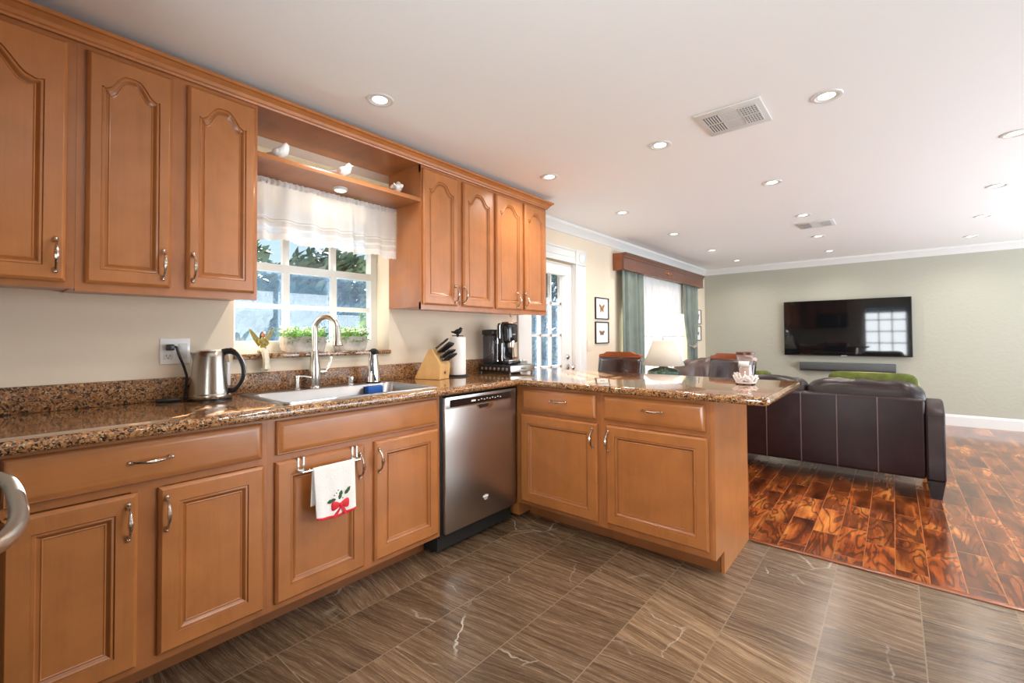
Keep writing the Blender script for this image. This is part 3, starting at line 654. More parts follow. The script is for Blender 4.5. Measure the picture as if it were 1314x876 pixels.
MB().tube([(.02, -.012, .185), (.055, -.02, .19), (.072, -.022, .188)], [(.016, .022), (.013, .018), (.008, .012)], 12).lathe([(.026, 0), (.024, .008), (.01, .013)], (0, 0, .186), 20).build('spout', 'blackmat', r)
MB().prism([(-.026, .012), (.026, .012), (.011, .06), (.0055, .11), (.005, .186), (-.005, .186), (-.0055, .11), (-.011, .06)], 0, .003, lambda u, v, w: (.0365-.0795*(v-.012)*.92*(1-v*1.2)+w-.0015-.0005*(u*1e3)**2*.012, u, v)).build('sensor_strip', 'black_gloss', r).rotation_euler = (0, 0, -.75)
r = thing('sponge_caddy', 'small steel wire caddy on the back wall of the sink', 'caddy', (.186, 1.49, .92))
MB().box(-.004, -.0015, -.055, .055, -.06, -.004).box(-.0015, .048, -.055, .055, -.0615, -.0585).box(.0455, .048, -.055, .055, -.0585, -.045).build('shelf', 'steel', r, smooth=False)
MB().box(-.02, .02, -.05, .05, 0, .056, .008).build('sponge', 'blue', label='bright blue sponge standing in the caddy at the right end of the sink', cat='sponge').location = (.2085, 1.49, .8620)
# ---------------------------------------------------------------- dishwasher
def dishwasher():
    r = thing('dishwasher', 'stainless steel dishwasher between the sink cabinet and the peninsula', 'dishwasher', (0, 1.638, 0), R90)
    w = .622
    MB().box(.002, w, -.585, -.02, .02, .876).build('tub', 'dark', r, smooth=False)
    d = MB(); d.box(.018, w, -.636, -.586, .118, .866, .006, 3); d.build('door', 'dw_steel', r)
    MB().box(.0205, w-.0025, -.6385, -.6362, .80, .8638, .001).build('control_band', 'steel', r)
    p = MB().box(.050, w-.052, -.6402, -.6387, .808, .848).build('control_panel', 'black_gloss', r, smooth=False)
    for i in range(9): MB().box(.27+i*.024, .281+i*.024, -.6410, -.6403, .823+.004*(i % 2), .828+.004*(i % 2)).build('button', 'porcelain', p, smooth=False)
    MB().box(.215, .25, -.6410, -.6403, .822, .832).build('display', 'porcelain', p, smooth=False)
    h = MB(); h.prism([(-.075, 0), (.075, 0), (.062, -.022), (.04, -.032), (-.04, -.032), (-.062, -.022)], 0, .004, lambda u, v, q: (.335+u, -.6362-q, .799+v)); hp = h.build('pocket_handle', 'chrome', r)
    MB().prism([(-.062, 0), (.035, 0), (.02, -.017), (-.045, -.022)], 0, .0008, lambda u, v, q: (.33+u, -.6404-q, .797+v)).build('finger_recess', 'dark', hp, smooth=False)
    e = MB(); pts = [(math.cos(t)*.024, math.sin(t)*.009+.004) for t in [i*2*PI/20 for i in range(20)]]
    e.prism(pts, 0, .0012, lambda u, v, q: (.335+u, -.6363-q, .243+v)); e.prism([(-.020, -.008), (.0, -.018), (.020, -.008), (.0, -.011)], 0, .0012, lambda u, v, q: (.335+u, -.6363-q, .243+v)); e.build('badge', 'porcelain', r)
    MB().box(.004, w, -.535, -.52, .0005, .112).box(.004, w, -.60, -.535, .095, .114).build('toe_kick', 'black', r, smooth=False)
    MB().box(.002, .017, -.612, -.587, .115, .872).build('side_gasket', 'black', r, smooth=False)
dishwasher()
# ---------------------------------------------------------------- towel on its bar
def towel():
    r = thing('towel_bar', 'over-door steel towel bar hooked on the left sink cabinet door', 'towel bar', (.632, .99, .652))
    MB().tube([(.002, -.135, -.002), (.036, -.135, 0), (.04, -.130, 0), (.04, .130, 0), (.036, .135, 0), (.002, .135, -.002)], .0045, 10).build('bar', 'nickel', r)
    for s in (-.118, .125):
        h = MB()
        for q in (-.011, .011): h.box(-.0005, .0015, s+q-.004, s+q+.004, -.004, .0495).box(-.022, .0015, s+q-.004, s+q+.004, .0495, .051)
        h.box(-.0005, .0025, s-.015, s+.015, -.006, .002); h.build('hook', 'nickel', r)
    t = thing('hand_towel', 'white hand towel with red bow and holly embroidery draped over the towel bar', 'towel', (.632, .99, .652))
    def path(u, v):   # v along the drape: 0 back hem .. 1 front hem
        y = lerp(-.088, .098, u); back, front = .150, .205+.012*math.sin(u*PI)
        wv = .004*math.sin(u*15)+.003*math.sin(u*7+1)
        if v < .38: q = v/.38; return Vector((.033+wv*.3*(1-q), y-.006*(1-q), -back*(1-q)))
        if v < .5: a = (v-.38)/.12*PI; return Vector((.04-.0068*math.cos(a), y, .0068*math.sin(a)))
        q = (v-.5)/.5; return Vector((.0468+(wv+.006)*q, y*(1-.05*q)+.004*q, -front*q))
    c = MB(); c.sheet(path, 36, 60); o = c.build('cloth', 'towel', t, solid=.0022)
    e = MB(); e.sheet(lambda u, v: path(u, .5+.5*(.955+.048*v))+Vector((.0022, 0, -.001)), 36, 3); e.build('red_hem', 'red', t, solid=.0015)
    def on(y, z): u = (y+.088)/.186; p = path(min(max(u, 0), 1), .5+.5*min(1, -z/.21)); return p.x+.002
    b = MB()
    for s in (-1, 1):
        b.ball((on(.03, -.175), .028+s*.021, -.170), .005, .020, .017, e=.7, nu=14, nv=8, fn=lambda p, s=s: Vector((0, 0, .008*p[1]*s*p[2])))
        b.prism([(.026, -.178), (.036+s*.004, -.178), (.034+s*.03, -.225), (.018+s*.026, -.213)], 0, .003, lambda u, v, q: (on(.03, -.19)+q+.002, u, v))
    b.ball((on(.03, -.172)+.003, .028, -.172), .006, .008, .011, nu=10, nv=6)
    b.build('bow', 'red', t)
    for cy, cz, a in ((-.012, -.146, .15), (.028, -.130, 1.25), (.062, -.118, .75)):
        pts = []
        for i in range(16):
            q = 2*PI*i/16; k = 1+.18*math.cos(6*q); x, z = .019*math.cos(q), .008*math.sin(q)*k; pts.append((cy+x*math.cos(a)-z*math.sin(a), cz+x*math.sin(a)+z*math.cos(a)))
        MB().prism(pts, 0, .0012, lambda u, v, q: (on(cy, cz)+q, u, v)).build('holly_leaf', 'holly', t)
    for by, bz in ((.01, -.118), (.018, -.108), (0, -.125), (.04, -.146)): MB().ball((on(by, bz), by, bz), .0025, nu=8, nv=5).build('berry', 'holly', t)
towel()
# ---------------------------------------------------------------- kettle, outlet, cord
def kettle():
    r = thing('electric_kettle', 'brushed steel electric kettle with black handle on the counter', 'kettle', (.150, .688, .9205), .75); r.scale = (1.06, 1.06, 1.06)
    MB().lathe([(.078, 0), (.078, .006), (.074, .008)], n=32).build('power_base', 'black', r)
    b = MB(); b.lathe([(.078, .009), (.080, .012), (.080, .026), (.079, .028), (.0785, .032), (.070, .12), (.0635, .185), (.061, .200), (.058, .204)], n=40).build('body', 'kettle_steel', r)
    MB().lathe([(.058, .204), (.055, .209), (.03, .213), (.001, .214)], n=32, caps=False).build('lid', 'nickel', r)
    s = MB(); s.rings([[(-.058, -.026, .20), (-.058, .026, .20), (-.064, .010, .150), (-.064, -.010, .150)], [(-.084, -.008, .203), (-.084, .008, .203), (-.070, .004, .165), (-.070, -.004, .165)]]); s.build('spout', 'steel', r)
    def hp(k): return [(.050, 0, .203+k*.2), (.080, 0, .206+k), (.110, 0, .188+k), (.130+k, 0, .148), (.134+k, 0, .105), (.120+k, 0, .065), (.095, 0, .040-k*.3), (.078, 0, .040)]
    h = MB(); h.tube(*smooth(hp(0), [(.010, .016), (.010, .016), (.009, .015), (.008, .014), (.008, .013), (.008, .012), (.010, .011), (.010, .011)]), 12); h.build('handle', 'black', r)
    h = MB(); h.tube(*smooth(hp(.008)[1:-1], [(.005, .013), (.005, .014), (.005, .013), (.005, .012), (.005, .011), (.004, .009)]), 10); h.build('handle_trim', 'chrome', r)
    MB().box(.066, .078, -.009, .009, .06, .16, .004).build('water_gauge', 'porcelain', r)
    m = MB()
    for i in range(8): m.box(-.016+i*.0042, -.0132+i*.0042, -.0795, -.0785, .042, .046)
    o = m.build('brand_mark', 'porcelain', r, smooth=False); o.rotation_euler = (0, 0, .95)
    MB().tube([(.075, .505, .926), (.085, .53, .929), (.10, .56, .928), (.10, .59, .927)], [.010, .011, .009, .006], 10).build('cord_storage', 'black', label='black coiled cord end lying on the counter left of the kettle', cat='cord')
    o = thing('wall_outlet', 'white double gang wall outlet and switch plate behind the kettle', 'outlet', (.0005, .588, 1.140))
    MB().box(0, .006, -.057, .057, -.059, .059, .003).build('plate', 'porcelain', o)
    for q in (.021, -.021): pass
    g = MB().box(.0055, .009, -.045, -.011, -.036, .036, .002).build('receptacle', 'white', o)
    d = MB()
    for z in (-.020,): d.box(.0088, .0094, -.036, -.034, z-.004, z+.006).box(.0088, .0094, -.022, -.020, z-.003, z+.005).box(.0088, .0094, -.030, -.026, z-.012, z-.008)
    d.build('slots', 'dark', g, smooth=False)
    MB().box(.0055, .010, .011, .045, -.036, .036, .002).build('rocker', 'white', o)
    p = thing('power_cord', 'black plug and cord hanging from the outlet to the kettle', 'cord', (.0097, .562, 1.158))
    MB().box(0, .03, -.013, .016, -.014, .014, .005).build('plug', 'black', p)
    MB().tube([(.020, .016, .003), (.026, .022, .002), (.03, .03, -.03), (.034, .05, -.09), (.036, .06, -.13), (.036, .055, -.20), (.045, .05, -.228), (.075, .06, -.232)], .0055, 8).build('cable', 'black', p)
kettle()
# ---------------------------------------------------------------- knife block, paper towel, coffee maker
def knife_block():
    q = Matrix.Rotation(.29, 3, 'Z'); base = Vector((.168, 1.958, .9205))
    r = thing('knife_block', 'pale wooden knife block full of black-handled knives', 'knife block', base, .29)
    # local: x = towards the slots' front, y = across ; side profile in x/z
    P = [(-.125, .0), (.075, .0), (.082, .078), (.012, .160), (-.022, .185), (-.045, .17)]
    P = [(-.105, 0), (.092, 0), (.104, .096), (.030, .204), (.004, .192)]
    b = MB().use('blockwood'); b.prism(P, -.058, .058, lambda u, v, w: (u, w, v)); o = b.build('block', None, r, smooth=False)
    md = o.modifiers.new('b', 'BEVEL'); md.width = .003; md.segments = 2
    MB().lathe([(.011, 0), (.011, .0008), (.008, .0008), (.008, .0)], (.0977, 0, .045), 16, Vector((1, 0, -.1))).build('burned_mark', 'brownlid', r)
    fdir = Vector((.074, 0, -.108)).normalized(); out = Vector((-fdir.z, 0, fdir.x)).normalized()
    if out.z < 0: out = -out
    def wpt(s, y, d): return base+q @ (Vector((.030, 0, .204))+fdir*s+Vector((0, y, 0))+out*d)
    def knife(s, y, ln, hw, label, grp, name='kitchen_knife', rivet=True):
        c = wpt(s, y, .0015); a = (wpt(s, y, 1)-wpt(s, y, 0)).normalized(); t = q @ Vector((0, 1, 0)); k = fdir.copy(); k = q @ k
        rt = thing(name, label, 'knife', c, 0, grp)
        def at(d, e=0): return a*d+k*e
        MB().tube([at(0), at(.012)], [(hw*.9, .0045)]*2, 8).build('bolster', 'chrome', rt)
        h = MB(); h.tube([at(.0125), at(.03), at(ln*.6), at(ln*.9), at(ln)], [(hw, .006), (hw*.85, .006), (hw*.95, .007), (hw*1.15, .0065), (hw*.6, .004)], 10); ho = h.build('handle', 'black', rt)
        if rivet:
            rv = MB()
            for d in (.3, .55, .8): rv.ball(at(ln*d), .0072, nu=8, nv=5)
            rv.build('rivets', 'chrome', ho)
        return rt
    for i, y in enumerate((-.034, -.010, .014, .036)):
        knife(.040, y, (.125, .12, .115, .11)[i], .012, 'large black-handled knife in the upper row of the knife block', 'large knives in the block')
    for i, y in enumerate((-.038, -.019, 0, .019, .038)):
        knife(.080, y, .095, .0085, 'small steak knife with black riveted handle in the middle row of the knife block', 'steak knives, middle row')
    for i, y in enumerate((-.038, -.019, 0, .019, .038)):
        knife(.106, y, .090, .0085, 'small steak knife with black riveted handle in the lowest row of the knife block', 'steak knives, lowest row')
    rt = knife(.012, -.030, .125, .010, 'black-handled sharpening steel standing highest at the rear of the knife block', None, 'sharpening_steel', False)
knife_block()
def bird_mesh(mb, c, s, ang=0, seg=14):
    q = Matrix.Rotation(ang, 3, 'Z'); c = Vector(c); P = lambda x, z, y=0: c+q @ (Vector((x, y, z))*s)
    mb.tube([P(-.62, .36), P(-.50, .34), P(-.34, .32), P(-.15, .34), P(.05, .38), P(.20, .46), P(.26, .56), P(.28, .66), P(.29, .74), P(.28, .80)],
            [(.03*s, .09*s), (.05*s, .10*s), (.11*s, .13*s), (.22*s, .22*s), (.27*s, .26*s), (.23*s, .23*s), (.18*s, .18*s), (.16*s, .155*s), (.11*s, .11*s), (.03*s, .03*s)], seg)
    mb.tube([P(.40, .66), P(.53, .63)], [.045*s, .006*s], 8)
    for k in (-1, 1): mb.ball(P(-.12, .38, .21*k), .27*s, .06*s, .13*s, nu=12, nv=8)
    mb.tube([P(0, .16), P(0, 0)], [.12*s, .14*s], 10)
def paper_towel():
    r = thing('paper_towel_holder', 'white paper towel roll on a dark stand with a black bird finial', 'paper towel holder', (.165, 2.19, .9205))
    MB().lathe([(.074, 0), (.074, .008), (.066, .012)], n=32).build('base', 'blackmat', r)
    MB().lathe([(.006, .012), (.006, .292)], n=10).build('rod', 'blackmat', r)
    MB().lathe([(.020, .0135), (.056, .0135), (.057, .016), (.057, .272), (.055, .275), (.020, .275), (.020, .0135)], n=36, caps=False).build('paper_roll', 'paper', r)
    f = MB(); f.lathe([(.040, .281), (.042, .283), (.040, .287)], n=24); bird_mesh(f, (0, 0, .285), .075, .55); f.build('bird_finial', 'blackmat', r)
paper_towel()
def coffee():
    d = thing('pod_drawer', 'low black and silver coffee pod drawer under the coffee maker', 'storage drawer', (.215, 2.665, .9205))
    MB().box(-.165, .150, -.145, .145, .010, .062, .003).build('case', 'black', d)
    MB().box(.1505, .160, -.145, .145, .012, .060, .003).build('drawer_front', 'steel', d)
    MB().box(.1605, .170, -.025, .025, .034, .040, .002).build('handle', 'black', d)
    for x in (-.15, .14):
        for y in (-.13, .13): MB().lathe([(.009, 0), (.009, .0095)], (x, y, 0), 10).build('foot', 'black', d)
    g = MB()
    for i in range(7): g.lathe([(.012, 0), (.010, .003)], (-.13+i*.042, -.1455, .034), 12, Vector((0, -1, 0)))
    g.build('coffee_pods', 'steel', d)
    r = thing('coffee_maker', 'tall black single-serve coffee maker with a smoky water tank beside the door', 'coffee maker', (.205, 2.665, .9835))
    b = MB(); b.box(-.14, -.031, -.025, .095, 0, .255, .012, 3).box(-.03, .030, -.07, .05, .0, .318, .010, 3).box(.0302, .085, -.07, .05, .165, .312, .018, 4).box(.0302, .085, -.07, .05, 0, .024, .006); b.build('body', 'black_gloss', r)
    MB().box(-.145, -.034, -.118, -.030, .006, .225, .014, 3).build('water_tank', 'tank', r)
    MB().box(-.15, -.032, -.122, -.027, .226, .268, .012, 3).build('tank_lid', 'black', r)
    MB().lathe([(.028, 0), (.030, .01), (.030, .05), (.020, .06)], (.058, -.01, .130), 20).build('brew_head', 'steel', r)
    MB().tube([(.0, -.074, .20), (.0, -.074, .300), (.03, -.073, .322), (.075, -.06, .320), (.090, -.01, .316), (.075, .04, .320)], .005, 8).build('lift_handle', 'chrome', r)
    MB().box(.032, .083, -.062, .042, .0245, .034, .003).build('drip_tray', 'steel', r)
    MB().tube([(-.024, -.0735, .02), (-.024, -.0735, .15), (-.024, -.0735, .30)], .0045, 8).tube([(.022, -.0735, .03), (.022, -.0735, .16)], .003, 8).build('chrome_edge', 'chrome', r)
    MB().box(.0852, .087, -.025, .010, .225, .235).build('badge', 'chrome', r, smooth=False)
coffee()
r = thing('sugar_caddy', 'small silver caddy on the counter right of the coffee maker', 'caddy', (.14, 2.905, .9205))
MB().box(-.05, .05, -.045, .045, 0, .006, .002).box(-.05, -.044, -.045, .045, .006, .075).box(.044, .05, -.045, .045, .006, .075).box(-.044, .044, -.045, -.039, .006, .075).box(-.044, .044, .039, .045, .006, .075).build('tray', 'steel', r)
for y in (-.02, .02): MB().box(-.035, .035, y-.012, y+.012, .0065, .088, .003).build('packets', 'paper', r)
MB().tube([(.17, 2.785, 1.20), (.15, 2.815, 1.12), (.14, 2.84, 1.02), (.10, 2.85, .935), (.04, 2.85, .926)], .0035, 8).build('appliance_cord', 'black', label='thin black cord curving down behind the coffee maker', cat='cord')
r = thing('cup_hook', 'tiny dark hook under the far right wall cabinet', 'hook', (.20, 2.72, 1.3815))
MB().tube([(0, 0, 0), (0, 0, -.018), (.006, 0, -.028), (.014, 0, -.024)], .0022, 8).build('hook', 'blackmat', r)
# ---------------------------------------------------------------- window sill: angel, planters, curtain, birds
def angel():
    r = thing('angel_figurine', 'sitting angel figurine with olive wings and ivory skirt on the window sill', 'figurine', (.012, .962, 1.1175)); r.scale = (.9, .9, .9)
    MB().ball((-.004, 0, .012), .026, .030, .012, e=.8).build('cushion', 'olive', r)
    MB().tube([(-.004, 0, .018), (-.002, 0, .045), (-.003, 0, .07), (-.004, 0, .086), (-.003, 0, .095)], [(.018, .022), (.013, .017), (.016, .022), (.012, .016), (.006, .007)], 14).build('torso', 'olive', r)
    MB().ball((0, 0, .108), .013, .012, .015).build('head', 'skin', r)
    MB().ball((-.006, 0, .110), .013, .0145, .017).tube([(-.012, .008, .108), (-.014, .012, .085)], [.007, .004], 8).tube([(-.012, -.008, .108), (-.014, -.012, .085)], [.007, .004], 8).build('hair', 'hair', r)
    for s in (-1, 1):
        MB().tube([(-.004, s*.018, .082), (.006, s*.026, .06), (.018, s*.012, .048), (.021, s*.003, .055)], [.006, .0055, .005, .004], 8).build('arm', 'olive', r)
        P = [(.006, .050), (.014, .085), (.040, .120), (.070, .148), (.062, .122), (.052, .096), (.036, .066), (.018, .040)]
        MB().prism([(s*u, v) for u, v in P], 0, .004, lambda u, v, w: (-.020-abs(u)*.15+w, u, v)).build('wing', 'olive', r)
    MB().tube([(-.002, 0, .014), (.026, 0, .010), (.034, .002, -.03), (.034, .003, -.070), (.034, .004, -.086)], [(.018, .026), (.018, .032), (.017, .034), (.019, .039), (.020, .043)], 16).build('skirt', 'ivory', r)
    for s in (-1, 1): MB().ball((.040, s*.012+.002-.01, -.090), .014, .009, .008, nu=12, nv=8).build('foot', 'ivory', r)
angel()
def planter(label, y0, y1, group=None):
    w = (y1-y0)/2; r = thing('sill_planter', label, 'planter', (-.066, (y0+y1)/2, 1.1175)); n = 64; R = []
    for k, (z, sc) in enumerate([(0, .86), (.012, .93), (.05, 1.0), (.085, .99), (.088, .96), (.085, .90), (.070, .88)]):
        ring = []
        for i in range(n):
            a = 2*PI*i/n; cx = math.copysign(abs(math.cos(a))**.45, math.cos(a)); sy = math.copysign(abs(math.sin(a))**.6, math.sin(a))
            rib = 1-(.035*abs(math.sin(9*a)) if 0 < k < 4 else 0)
            ring.append((.055*sc*sy*(1-(1-rib)*2), w*sc*cx*rib, z))
        R.append(ring)
    MB().rings(R).build('box', 'stoneplanter', r, ang=60)
    mb = MB().use('leaf')
    for i in range(620):
        p = Vector((random.uniform(-.045, .05), random.uniform(-w*.98, w*.98), random.uniform(.080, .138)))
        if random.random() < .12: p.z -= .03; p.x = .055
        mb.use('petal' if (random.random() < .55 and p.z > .108) else 'leaf')
        d = Vector((random.gauss(0, 1), random.gauss(0, 1), random.gauss(.5, .7))).normalized(); t = d.orthogonal().normalized(); s = random.uniform(.007, .012); u = d.cross(t)
        mb.quad(p-t*s*.1, p+u*s*.5+t*s*.7+d*.003, p+t*s*1.7, p-u*s*.5+t*s*.7+d*.003)
    st = MB()
    for i in range(26):
        y = -w*.85+w*1.7*i/25; x = .03*math.sin(i*2.3); st.tube([(x, y, .06), (x*1.2, y*1.03, .12)], .0014, 5)
    st.build('stems', 'leaf', r); mb.build('foliage', None, r, smooth=False)
planter('scalloped grey planter of green leaves behind the faucet, left of the pair on the sill', 1.080, 1.335)
planter('scalloped grey planter of green leaves at the right end of the window sill', 1.395, 1.605)
def cafe_curtain():
    t = thing('cafe_curtain', 'short white gathered valance curtain across the sink window', 'curtain', (.075, 1.273, 2.003))
    MB().tube([(0, -.455, 0), (0, .455, 0)], .006, 8).build('rod', 'white', t)
    def f(u, v):
        z = .012-.318*v; y = lerp(-.452, .458, u); am = .007+.017*v
        return Vector((am*math.sin(u*52+1.6*math.sin(u*9))+am*.5*math.sin(u*21+v)+(.008 if v < .05 else 0), y+.006*math.sin(u*23)*v, z+(.006*abs(math.sin(u*140)) if v > .985 else 0)-.008*math.sin(u*21)*v))
    MB().sheet(f, 220, 30).build('cloth', 'valance_cloth', t)
    MB().sheet(lambda u, v: Vector((.008+.007*math.sin(u*190), lerp(-.45, .456, u), .014-.03*v)), 260, 3).build('gathered_heading', 'valance_cloth', t)
cafe_curtain()
for y, a, lb in ((.930, .55, 'white porcelain bird at the left end of the shelf over the window'), (1.255, .75, 'white porcelain bird in the middle of the shelf over the window'), (1.60, 2.3, 'white porcelain bird at the right end of the shelf over the window')):
    mb = MB(); bird_mesh(mb, (0, 0, 0), .106, a); mb.build('bird_figurine', 'porcelain', label=lb, cat='figurine', group='birds on the window shelf').location = (.280, y, 2.0455)
r = thing('puck_light', 'round white puck light under the shelf over the sink window', 'light', (.20, 1.285, 2.0205))
MB().lathe([(.036, 0), (.036, -.012), (.030, -.016)], n=24).build('housing', 'white', r)
MB().lathe([(.029, -.0161), (.024, -.018)], n=24).build('lens', 'lens', r)
def lamp(kind, parent, loc, e, col, size=.1, blend=.6, ang=2.6):
    l = bpy.data.lights.new('bulb', kind); l.energy = e; l.color = col
    if kind == 'SPOT': l.spot_size = ang; l.spot_blend = blend; l.shadow_soft_size = size
    elif kind == 'AREA': l.shape = 'DISK'; l.size = size
    else: l.shadow_soft_size = size
    o = bpy.data.objects.new('bulb', l); COL.objects.link(o); o.location = loc
    if parent: o.parent = parent
    return o
lamp('AREA', r, (0, 0, -.022), .4, (1, .82, .62), .05)
# ---------------------------------------------------------------- ceiling lights and vents
def downlights():
    pos = [(.645, 1.24), (.648, 2.64), (1.464, 2.633), (2.29, 2.614), (.61, 3.86), (1.84, 3.837), (3.07, 3.815), (.645, 5.06), (1.875, 5.09), (3.15, 5.077), (1.868, 6.30), (.67, 6.38), (3.20, 6.30), (.70, 7.52), (3.23, 7.52), (1.87, 7.52)]
    lab = ['nearest the sink window, over the left counter', 'beside the right end of the wall cabinets', 'left of the large ceiling vent', 'right of the large ceiling vent', 'near the curtain valance, in front of the white door', 'in the middle row, nearest beyond the large vent', 'at the right photo edge, nearest of the right row',
           'above the near end of the curtain valance', 'just before the small ceiling vent', 'second in the right row', 'just beyond the small ceiling vent', 'above the middle of the curtain valance', 'third in the right row, beside the sofa', 'in the far left corner of the ceiling', 'last in the right row, nearest the sage wall', 'in front of the television, nearest the sage wall']
    base = thing('recessed_light', 'recessed ceiling light '+lab[0], 'ceiling light', (*pos[0], CEIL), 0, 'recessed ceiling lights')
    MB().lathe([(.035, -.0012), (.045, -.0022), (.050, -.006), (.062, -.005), (.066, -.0005), (.035, -.0005), (.035, -.0012)], n=28, caps=False).build('trim_ring', 'white', base)
    MB().lathe([(.035, -.0016), (.02, -.0018), (.001, -.002)], n=28).build('lens', 'lens', base)
    allr = [base]
    for p, l in zip(pos[1:], lab[1:]): allr.append(dup(base, (*p, CEIL), 0, 'recessed ceiling light '+l))
    for r in allr: lamp('SPOT', r, (0, 0, -.03), LAMP_E, (1, .92, .82), .045, .8, 2.7)
    # the same fittings continue over the unseen kitchen corner
    for p in ((1.46, 1.24), (2.29, 1.24), (3.4, 2.4), (3.4, .9)): lamp('SPOT', None, (*p, CEIL-.03), LAMP_E, (1, .92, .82), .045, .8, 2.7)
downlights()
def vent(name, label, x0, x1, y0, y1, rows):
    r = thing(name, label, 'ceiling vent', ((x0+x1)/2, (y0+y1)/2, CEIL-.0005)); w, d = (x1-x0)/2, (y1-y0)/2
    MB().box(-w, w, -d, d, -.008, 0, .003).build('frame', 'white', r)
    n = 3
    for i in range(n):
        for j in range(2):
            cx = lerp(-w*.85, w*.85, (i+.5)/n); cy = lerp(-d*.72, d*.72, (j+.5)/2); hw, hd = w*.85/n*.88, d*.72/2*.86
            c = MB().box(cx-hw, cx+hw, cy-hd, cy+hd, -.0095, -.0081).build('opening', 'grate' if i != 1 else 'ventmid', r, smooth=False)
            s = MB(); k = rows
            for q in range(k+1):
                if i == 1: yy = lerp(cy-hd, cy+hd, q/k); s.box(cx-hw, cx+hw, yy-.0018, yy+.0018, -.0125, -.0096)
                else: xx = lerp(cx-hw, cx+hw, q/k); s.box(xx-.0024, xx+.0024, cy-hd, cy+hd, -.0125, -.0096)
            if i == 2:
                for q in range(5): yy = lerp(cy-hd, cy+hd, q/4); s.box(cx-hw, cx+hw, yy-.002, yy+.002, -.0125, -.0096)
            s.build('louvres', 'white', c, smooth=False)
vent('ceiling_vent', 'large white louvred air vent in the kitchen ceiling', 1.738, 2.045, 2.40, 2.70, 6)
vent('ceiling_vent', 'small distant white air vent in the living room ceiling', 1.775, 2.08, 5.43, 5.74, 6)
# ---------------------------------------------------------------- range behind the photo's left edge, cabinets over it
def kitchen_range():
    r = thing('range', 'range whose curved chrome oven handle shows at the left photo edge', 'oven', (1.115, -.04, 0))
    MB().box(-.38, .38, -.63, -.032, .02, .90).build('body', 'black', r, smooth=False)
    MB().box(-.375, .375, -.0315, .0, .20, .88, .006).build('oven_door', 'dw_steel', r)
    h = MB(); pts = []
    for i in range(25):
        t = -1+2*i/24; pts.append((t*.335, .058+.040*(1-abs(t)**3)-(.030*abs(t)**8), .866))
    h.tube(pts, [.0145]*25, 14); ho = h.build('handle', 'steel', r)
    for s in (-1, 1): MB().box(s*.338-.018, s*.338+.018, .0005, .055, .848, .884, .006).build('bracket', 'chrome', ho)
    MB().box(-.38, .38, -.63, .0, .901, .92, .004).build('cooktop', 'black_gloss', r)
    t = thing('microwave', 'black microwave over the range, mirrored in the dark television screen', 'microwave', (1.115, YS+.003, 1.40))
    MB().box(-.38, .38, 0, .38, 0, .42, .006).build('case', 'black', t)
    MB().box(-.34, .15, .381, .386, .08, .34).build('door_glass', 'black_gloss', t, smooth=False)
    MB().box(.17, .19, .382, .41, .06, .36, .004).build('handle', 'chrome', t)
    c = thing('wall_cabinet', 'maple wall cabinets over the range, mirrored in the dark television screen', 'kitchen cabinet', (0, YS+.002, 1.37))
    MB().box(.40, .72, 0, .33, 0, .91).box(.735, 1.495, 0, .33, .46, .91).build('carcass', 'maple', c, smooth=False)
    MB().box(.42, .70, .331, .35, .03, .88, .004).build('door', 'maple', c); MB().box(.75, 1.10, .331, .35, .48, .88, .004).build('door', 'maple', c); MB().box(1.12, 1.48, .331, .35, .48, .88, .004).build('door', 'maple', c)
kitchen_range()
# ---------------------------------------------------------------- candle on the peninsula
def candle():
    r = thing('jar_candle', 'hourglass glass jar candle with a dark wooden lid on the peninsula', 'candle', (1.872, 2.805, .936))
    MB().lathe([(.030, 0), (.036, .004), (.035, .05), (.034, .075), (.040, .115), (.047, .148), (.046, .150), (.044, .147), (.036, .113), (.031, .075), (.032, .05), (.030, .008)], n=32, caps=False).build('jar', 'jar', r)
    MB().lathe([(.001, .009), (.0295, .009), (.0315, .05), (.0305, .078), (.001, .080)], n=28).build('wax', 'wax', r)
    MB().lathe([(.0485, .1505), (.049, .154), (.049, .164), (.046, .167)], n=32).build('lid', 'brownlid', r)
    MB().sheet(lambda u, v: (math.cos(-2.2+u*1.3)*(.0362+.0042*v*2), math.sin(-2.2+u*1.3)*(.0362+.0042*v*2), .085+.03*v), 10, 2).build('label', 'porcelain', r, solid=.0006)
    h = thing('candle_holder', 'white coral-shaped ring holder around the jar candle', 'candle holder', (1.872, 2.805, .9205))
    mb = MB(); mb.lathe([(.030, 0.006), (.050, .006), (.052, .010), (.048, .014), (.030, .014)], n=28)
    rr = random.Random(3)
    for i in range(46):
        a = rr.random()*2*PI; z0 = .010+rr.random()*.02; b = rr.uniform(-.5, .5); R0 = .047
        p0 = Vector((R0*math.cos(a), R0*math.sin(a), z0)); p1 = Vector(((R0+.006)*math.cos(a+b*.4), (R0+.006)*math.sin(a+b*.4), z0+.016)); p2 = Vector(((R0+rr.uniform(.002, .016))*math.cos(a+b), (R0+rr.uniform(.002, .016))*math.sin(a+b), z0+rr.uniform(.016, .034)))
        mb.tube([p0, p1, p2], [.007, .006, .005], 7); mb.ball(p2, .0058, nu=8, nv=5)
    mb.build('coral', 'coral', h)
    for a in (-2.6, -1.5, -.5, .6, 1.7): MB().lathe([(.007, 0), (.006, .0065)], (.045*math.cos(a), .045*math.sin(a), 0), 8).build('foot', 'blackmat', h)
candle()
